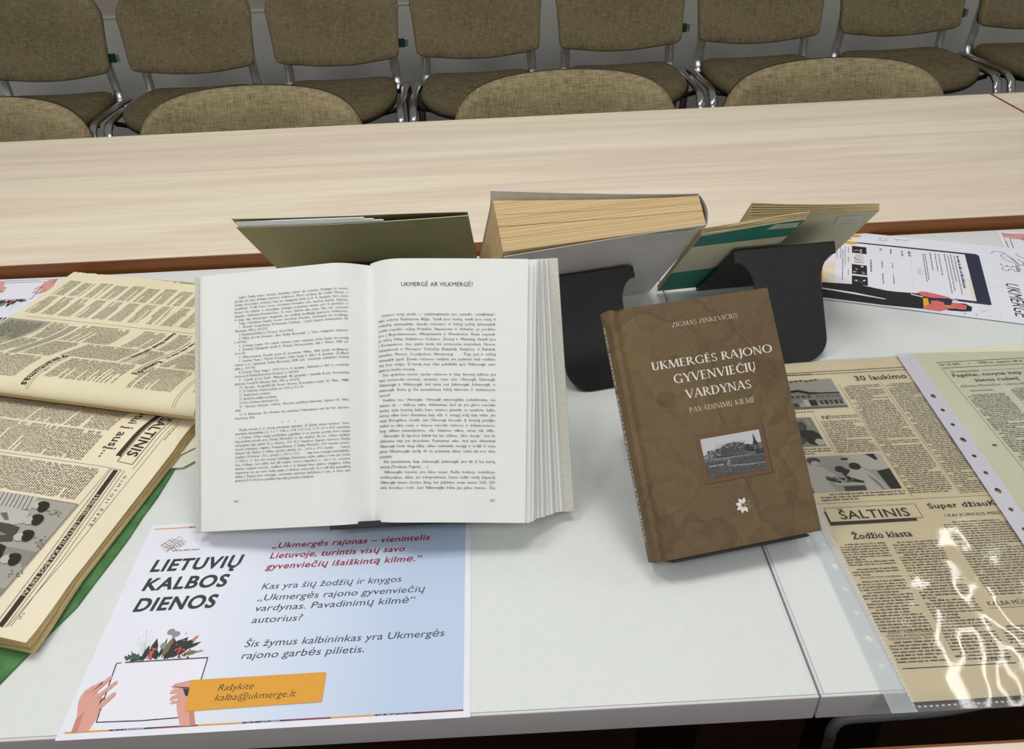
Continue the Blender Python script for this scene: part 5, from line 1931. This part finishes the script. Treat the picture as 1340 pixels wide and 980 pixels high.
mb.grid(lambda a, b: (TW * a, (TH_ + 0.001) * b, bow(TW * a) * b), n, 4, GREYCOVER)
mb.grid(lambda a, b: (TW * a, (TH_ + 0.001) * b, bow(TW * a) * b - 0.0006), n, 4, GREYCOVER)
for k in range(n):
    a, b = k / n, (k + 1) / n
    mb.face([(TW * a, TH_ + .001, bow(TW * a)), (TW * b, TH_ + .001, bow(TW * b)), (TW * b, TH_ + .001, bow(TW * b) - .0006), (TW * a, TH_ + .001, bow(TW * a) - .0006)], GREYCOVER)
mb.build('back_cover', tb)
mb = MB()
for f0, f1 in ((0.0, 0.24), (0.245, 0.47), (0.478, 0.70), (0.71, 0.985)):
    for k in range(n):
        a, b = TW * (0.004 + 0.992 * k / n), TW * (0.004 + 0.992 * (k + 1) / n)
        j = 0.0006 * sin(f0 * 40)
        mb.face([(a, TH_ + j, fan(a, f0)), (b, TH_ + j, fan(b, f0)), (b, TH_ + j, fan(b, f1)), (a, TH_ + j, fan(a, f1))], PAGETAN)
        mb.face([(a, 0.001, fan(a, f1)), (b, 0.001, fan(b, f1)), (b, 0.001, fan(b, f0)), (a, 0.001, fan(a, f0))], PAGETAN)
        mb.face([(a, 0.001, fan(a, f0)), (b, 0.001, fan(b, f0)), (b, TH_ + j, fan(b, f0)), (a, TH_ + j, fan(a, f0))], PAGETAN)
        mb.face([(a, 0.001, fan(a, f1)), (a, TH_ + j, fan(a, f1)), (b, TH_ + j, fan(b, f1)), (b, 0.001, fan(b, f1))], PAGETAN)
    a = TW * 0.004
    mb.face([(a, 0.001, fan(a, f0)), (a, TH_, fan(a, f0)), (a, TH_, fan(a, f1)), (a, 0.001, fan(a, f1))], PAGETAN)
mb.build('page_block', tb)
mb = MB()
mb.grid(lambda a, b: (TW + 0.0045 * sin(pi * a) - 0.0002, (TH_ + 0.001) * b, -0.0345 * a), 10, 2, GREYCOVER)
mb.build('spine', tb)
mb = MB()
fcz = lambda x: -0.0350 - 0.0245 * (1 - x / TW) ** 1.22
fct = lambda x: TH_ + 0.0008 + 0.0004 * max(0.0, 1 - x / TW)
curl = lambda x, b: -0.0085 * (max(0.0, b - 0.88) / 0.12) ** 2 * (0.12 + 0.88 * (1 - x / TW))
mb.grid(lambda a, b: (TW * a, fct(TW * a) * b, fcz(TW * a) + curl(TW * a, b)), n, 40, GREYCOVER)
mb.grid(lambda a, b: (TW * a, fct(TW * a) * b, fcz(TW * a) + curl(TW * a, b) - 0.0006), n, 40, GREYCOVER)
for k in range(n):
    a, b = TW * k / n, TW * (k + 1) / n
    ca, cb = curl(a, 1), curl(b, 1)
    mb.face([(a, fct(a), fcz(a) + ca), (b, fct(b), fcz(b) + cb), (b, fct(b), fcz(b) + cb - .0006), (a, fct(a), fcz(a) + ca - .0006)], GREYCOVER)
mb.build('front_cover', tb)
sticker(tb, [(0.1450, 0.1930), (0.2165, 0.1860), (0.2105, 0.2110), (0.1400, 0.2165)], 0.0012, 5)


def back_stand(mat, xc, L, W, tilt, depth, fwd, zoff, label):
    """stand whose display side is the far side of a book frame"""
    m = mat @ Matrix.Translation((xc, 0.0035, 0.0034)) @ Matrix.Rotation(pi, 4, 'Y')
    return stand(m, label, L, W, tilt, depth, fwd, zoff)


back_stand(TMAT, 0.1010, 0.1250, 0.122, 0.8351, 0.036, 0.096, 0.0033, 'black stand behind the open book, wide leg folded out, carrying the thick paperback')

# striped booklet
GMAT = frame((0.1824, 0.9054, 0.006), 0.0947, 0.812, back=True)
gb = empty('booklet', GMAT, 'thin booklet with green and beige stripes, between the thick paperback and the beige booklet', 'booklet')
GW = 0.1285
mb = MB()
ytop = lambda x: 0.1905 + 0.0325 * (x / GW) ** 0.9 - 0.004 * (x / GW) ** 6
GB = MB()
GX = 0.021
gx_ = lambda k: GX + (GW - GX) * k / 12
mb.plate([(GX, 0), (GW, 0)] + [(gx_(k), ytop(gx_(k))) for k in range(12, -1, -1)], -0.0003, 0, BEIGEC)
ink = Ink(mb, lambda x, y, l: (x, y, 0.0000 + l * 0.00006))
lo1 = lambda x: 0.1620 + 0.009 * (x / GW)
for k in range(12):
    a, b = gx_(k), gx_(k + 1)
    ink.poly([(a, lo1(a)), (b, lo1(b)), (b, ytop(b) - 0.0012), (a, ytop(a) - 0.0012)], TEAL)
    ink.poly([(a, 0.0), (b, 0.0), (b, 0.071 + 0.015 * b / GW), (a, 0.071 + 0.015 * a / GW)], TEAL)
mb.build('back_cover', gb)
mb = MB()
for q in range(4):
    z0 = -0.0008 - 0.0016 * q
    yt = lambda x, q=q: ytop(x) + 0.0012 * q + 0.0015 * sin(q * 2.1 + x * 60) * (1 - x / GW)
    mb.plate([(GX + 0.001, 0.001), (GW - 0.001 + 0.0015 * q, 0.001)] + [(gx_(k) + 0.0012 * q * (k / 12), yt(gx_(k))) for k in range(12, -1, -1)], z0 - 0.0011, z0, BEIGEC, side=PAGETAN)
mb.build('page_block', gb)
sticker(gb, [(0.0935, 0.1985), (0.1270, 0.1975), (0.1250, 0.2105), (0.0980, 0.2110)], 0.00012, 6)

# beige booklet
EMAT = frame((0.2907, 0.9535, 0.006), -0.0517, 0.808, back=True)
eb = empty('booklet', EMAT, 'plain beige booklet with curled pages, leaning behind the black stand at the right', 'booklet')
EW, EH = 0.1385, 0.2010
mb = MB()
cz = lambda x: -0.0030 * (1 - x / EW) ** 2
yt = lambda x: EH - 0.016 * max(0, 1 - x / (EW * 0.9)) ** 1.0 + 0.001
mb.grid(lambda a, b: (EW * a, yt(EW * a) * b, cz(EW * a)), 20, 3, BEIGEC)
mb.build('back_cover', eb)
mb = MB()
for q in range(6):
    z0 = -0.0006 - 0.0012 * q
    cq = lambda x, q=q: z0 - 0.0010 - (0.0028 + 0.0008 * q) * (1 - x / EW) ** 2
    yq = lambda x, q=q: yt(x) + 0.0026 * q * max(0, 1 - x / EW) + 0.0004 * q
    for k in range(16):
        a, b = EW * k / 16, EW * (k + 1) / 16
        mb.face([(a, yq(a), cq(a) + .0009), (b, yq(b), cq(b) + .0009), (b, yq(b), cq(b)), (a, yq(a), cq(a))], PAGETAN)
        mb.face([(a, 0.001, cq(a)), (a, yq(a), cq(a)), (b, yq(b), cq(b)), (b, 0.001, cq(b))], BEIGEC)
        mb.face([(a, 0.001, cq(a) + .0009), (b, 0.001, cq(b) + .0009), (b, yq(b), cq(b) + .0009), (a, yq(a), cq(a) + .0009)], BEIGEC)
    mb.face([(0, 0.001, cq(0)), (0, 0.001, cq(0) + .0009), (0, yq(0), cq(0) + .0009), (0, yq(0), cq(0))], PAGETAN)
    mb.face([(EW, 0.001, cq(EW)), (EW, yq(EW), cq(EW)), (EW, yq(EW), cq(EW) + .0009), (EW, 0.001, cq(EW) + .0009)], BEIGEC)
mb.build('page_block', eb)
sticker(eb, [(0.1020, 0.1620), (0.1350, 0.1580), (0.1265, 0.1910), (0.0990, 0.1880)], 0.00025, 7)
back_stand(GMAT, 0.1330, 0.1440, 0.120, 0.812, 0.014, 0.076, 0.0063, 'black stand at the right whose wide leg carries the two thin booklets')

# olive folder
FMAT = frame((-0.2799, 0.966, 0.010), -0.0324, 0.806, back=True)
fo = empty('card_folder', FMAT, 'olive green card folder leaning behind the open book', 'folder')
FW_ = 0.2570
mb = MB()
ft = lambda x: 0.2150 - 0.002 * sin(pi * min(1, x / (FW_ * .8))) + 0.0100 * (x / FW_) ** 3
mb.grid(lambda a, b: (FW_ * a - 0.004, ft(FW_ * a) * b, 0.0), 24, 3, OLIVE)
mb.grid(lambda a, b: (FW_ * a - 0.004, ft(FW_ * a) * b, -0.0007), 24, 3, OLIVE)
mb.grid(lambda a, b: (FW_ * a - 0.004, ft(FW_ * a), -0.0007 * b), 24, 1, OLIVEIN)
mb.build('back_cover', fo)
mb = MB()
fz = lambda x: -0.0052 - 0.0016 * sin(pi * x / FW_)
f2 = lambda x: 0.2230 + 0.0045 * max(0.0, 1 - x / 0.09) ** 2 - 0.003 * (1 - abs(2 * x / FW_ - 1))
mb.grid(lambda a, b: (FW_ * a - 0.005, f2(FW_ * a) * b, fz(FW_ * a)), 24, 2, OLIVE)
mb.grid(lambda a, b: (FW_ * a - 0.005, f2(FW_ * a) * b, fz(FW_ * a) - 0.0008), 24, 2, OLIVEIN)
mb.grid(lambda a, b: (FW_ * a - 0.005, f2(FW_ * a), fz(FW_ * a) - 0.0008 * b), 24, 1, OLIVEIN)
mb.build('front_cover', fo)
mb = MB()
for q in range(3):
    mb.box(-0.002, FW_ * (0.62 - 0.04 * q), 0.002, 0.2185 + 0.0016 * q, -0.0022 - 0.0011 * q, -0.0012 - 0.0011 * q, PAPER_BOOK)
mb.build('inner_sheets', fo)
back_stand(FMAT, 0.1290, 0.0850, 0.122, 0.806, 0.010, 0.075, 0.0103, 'black stand under the olive card folder, hidden behind the open book')
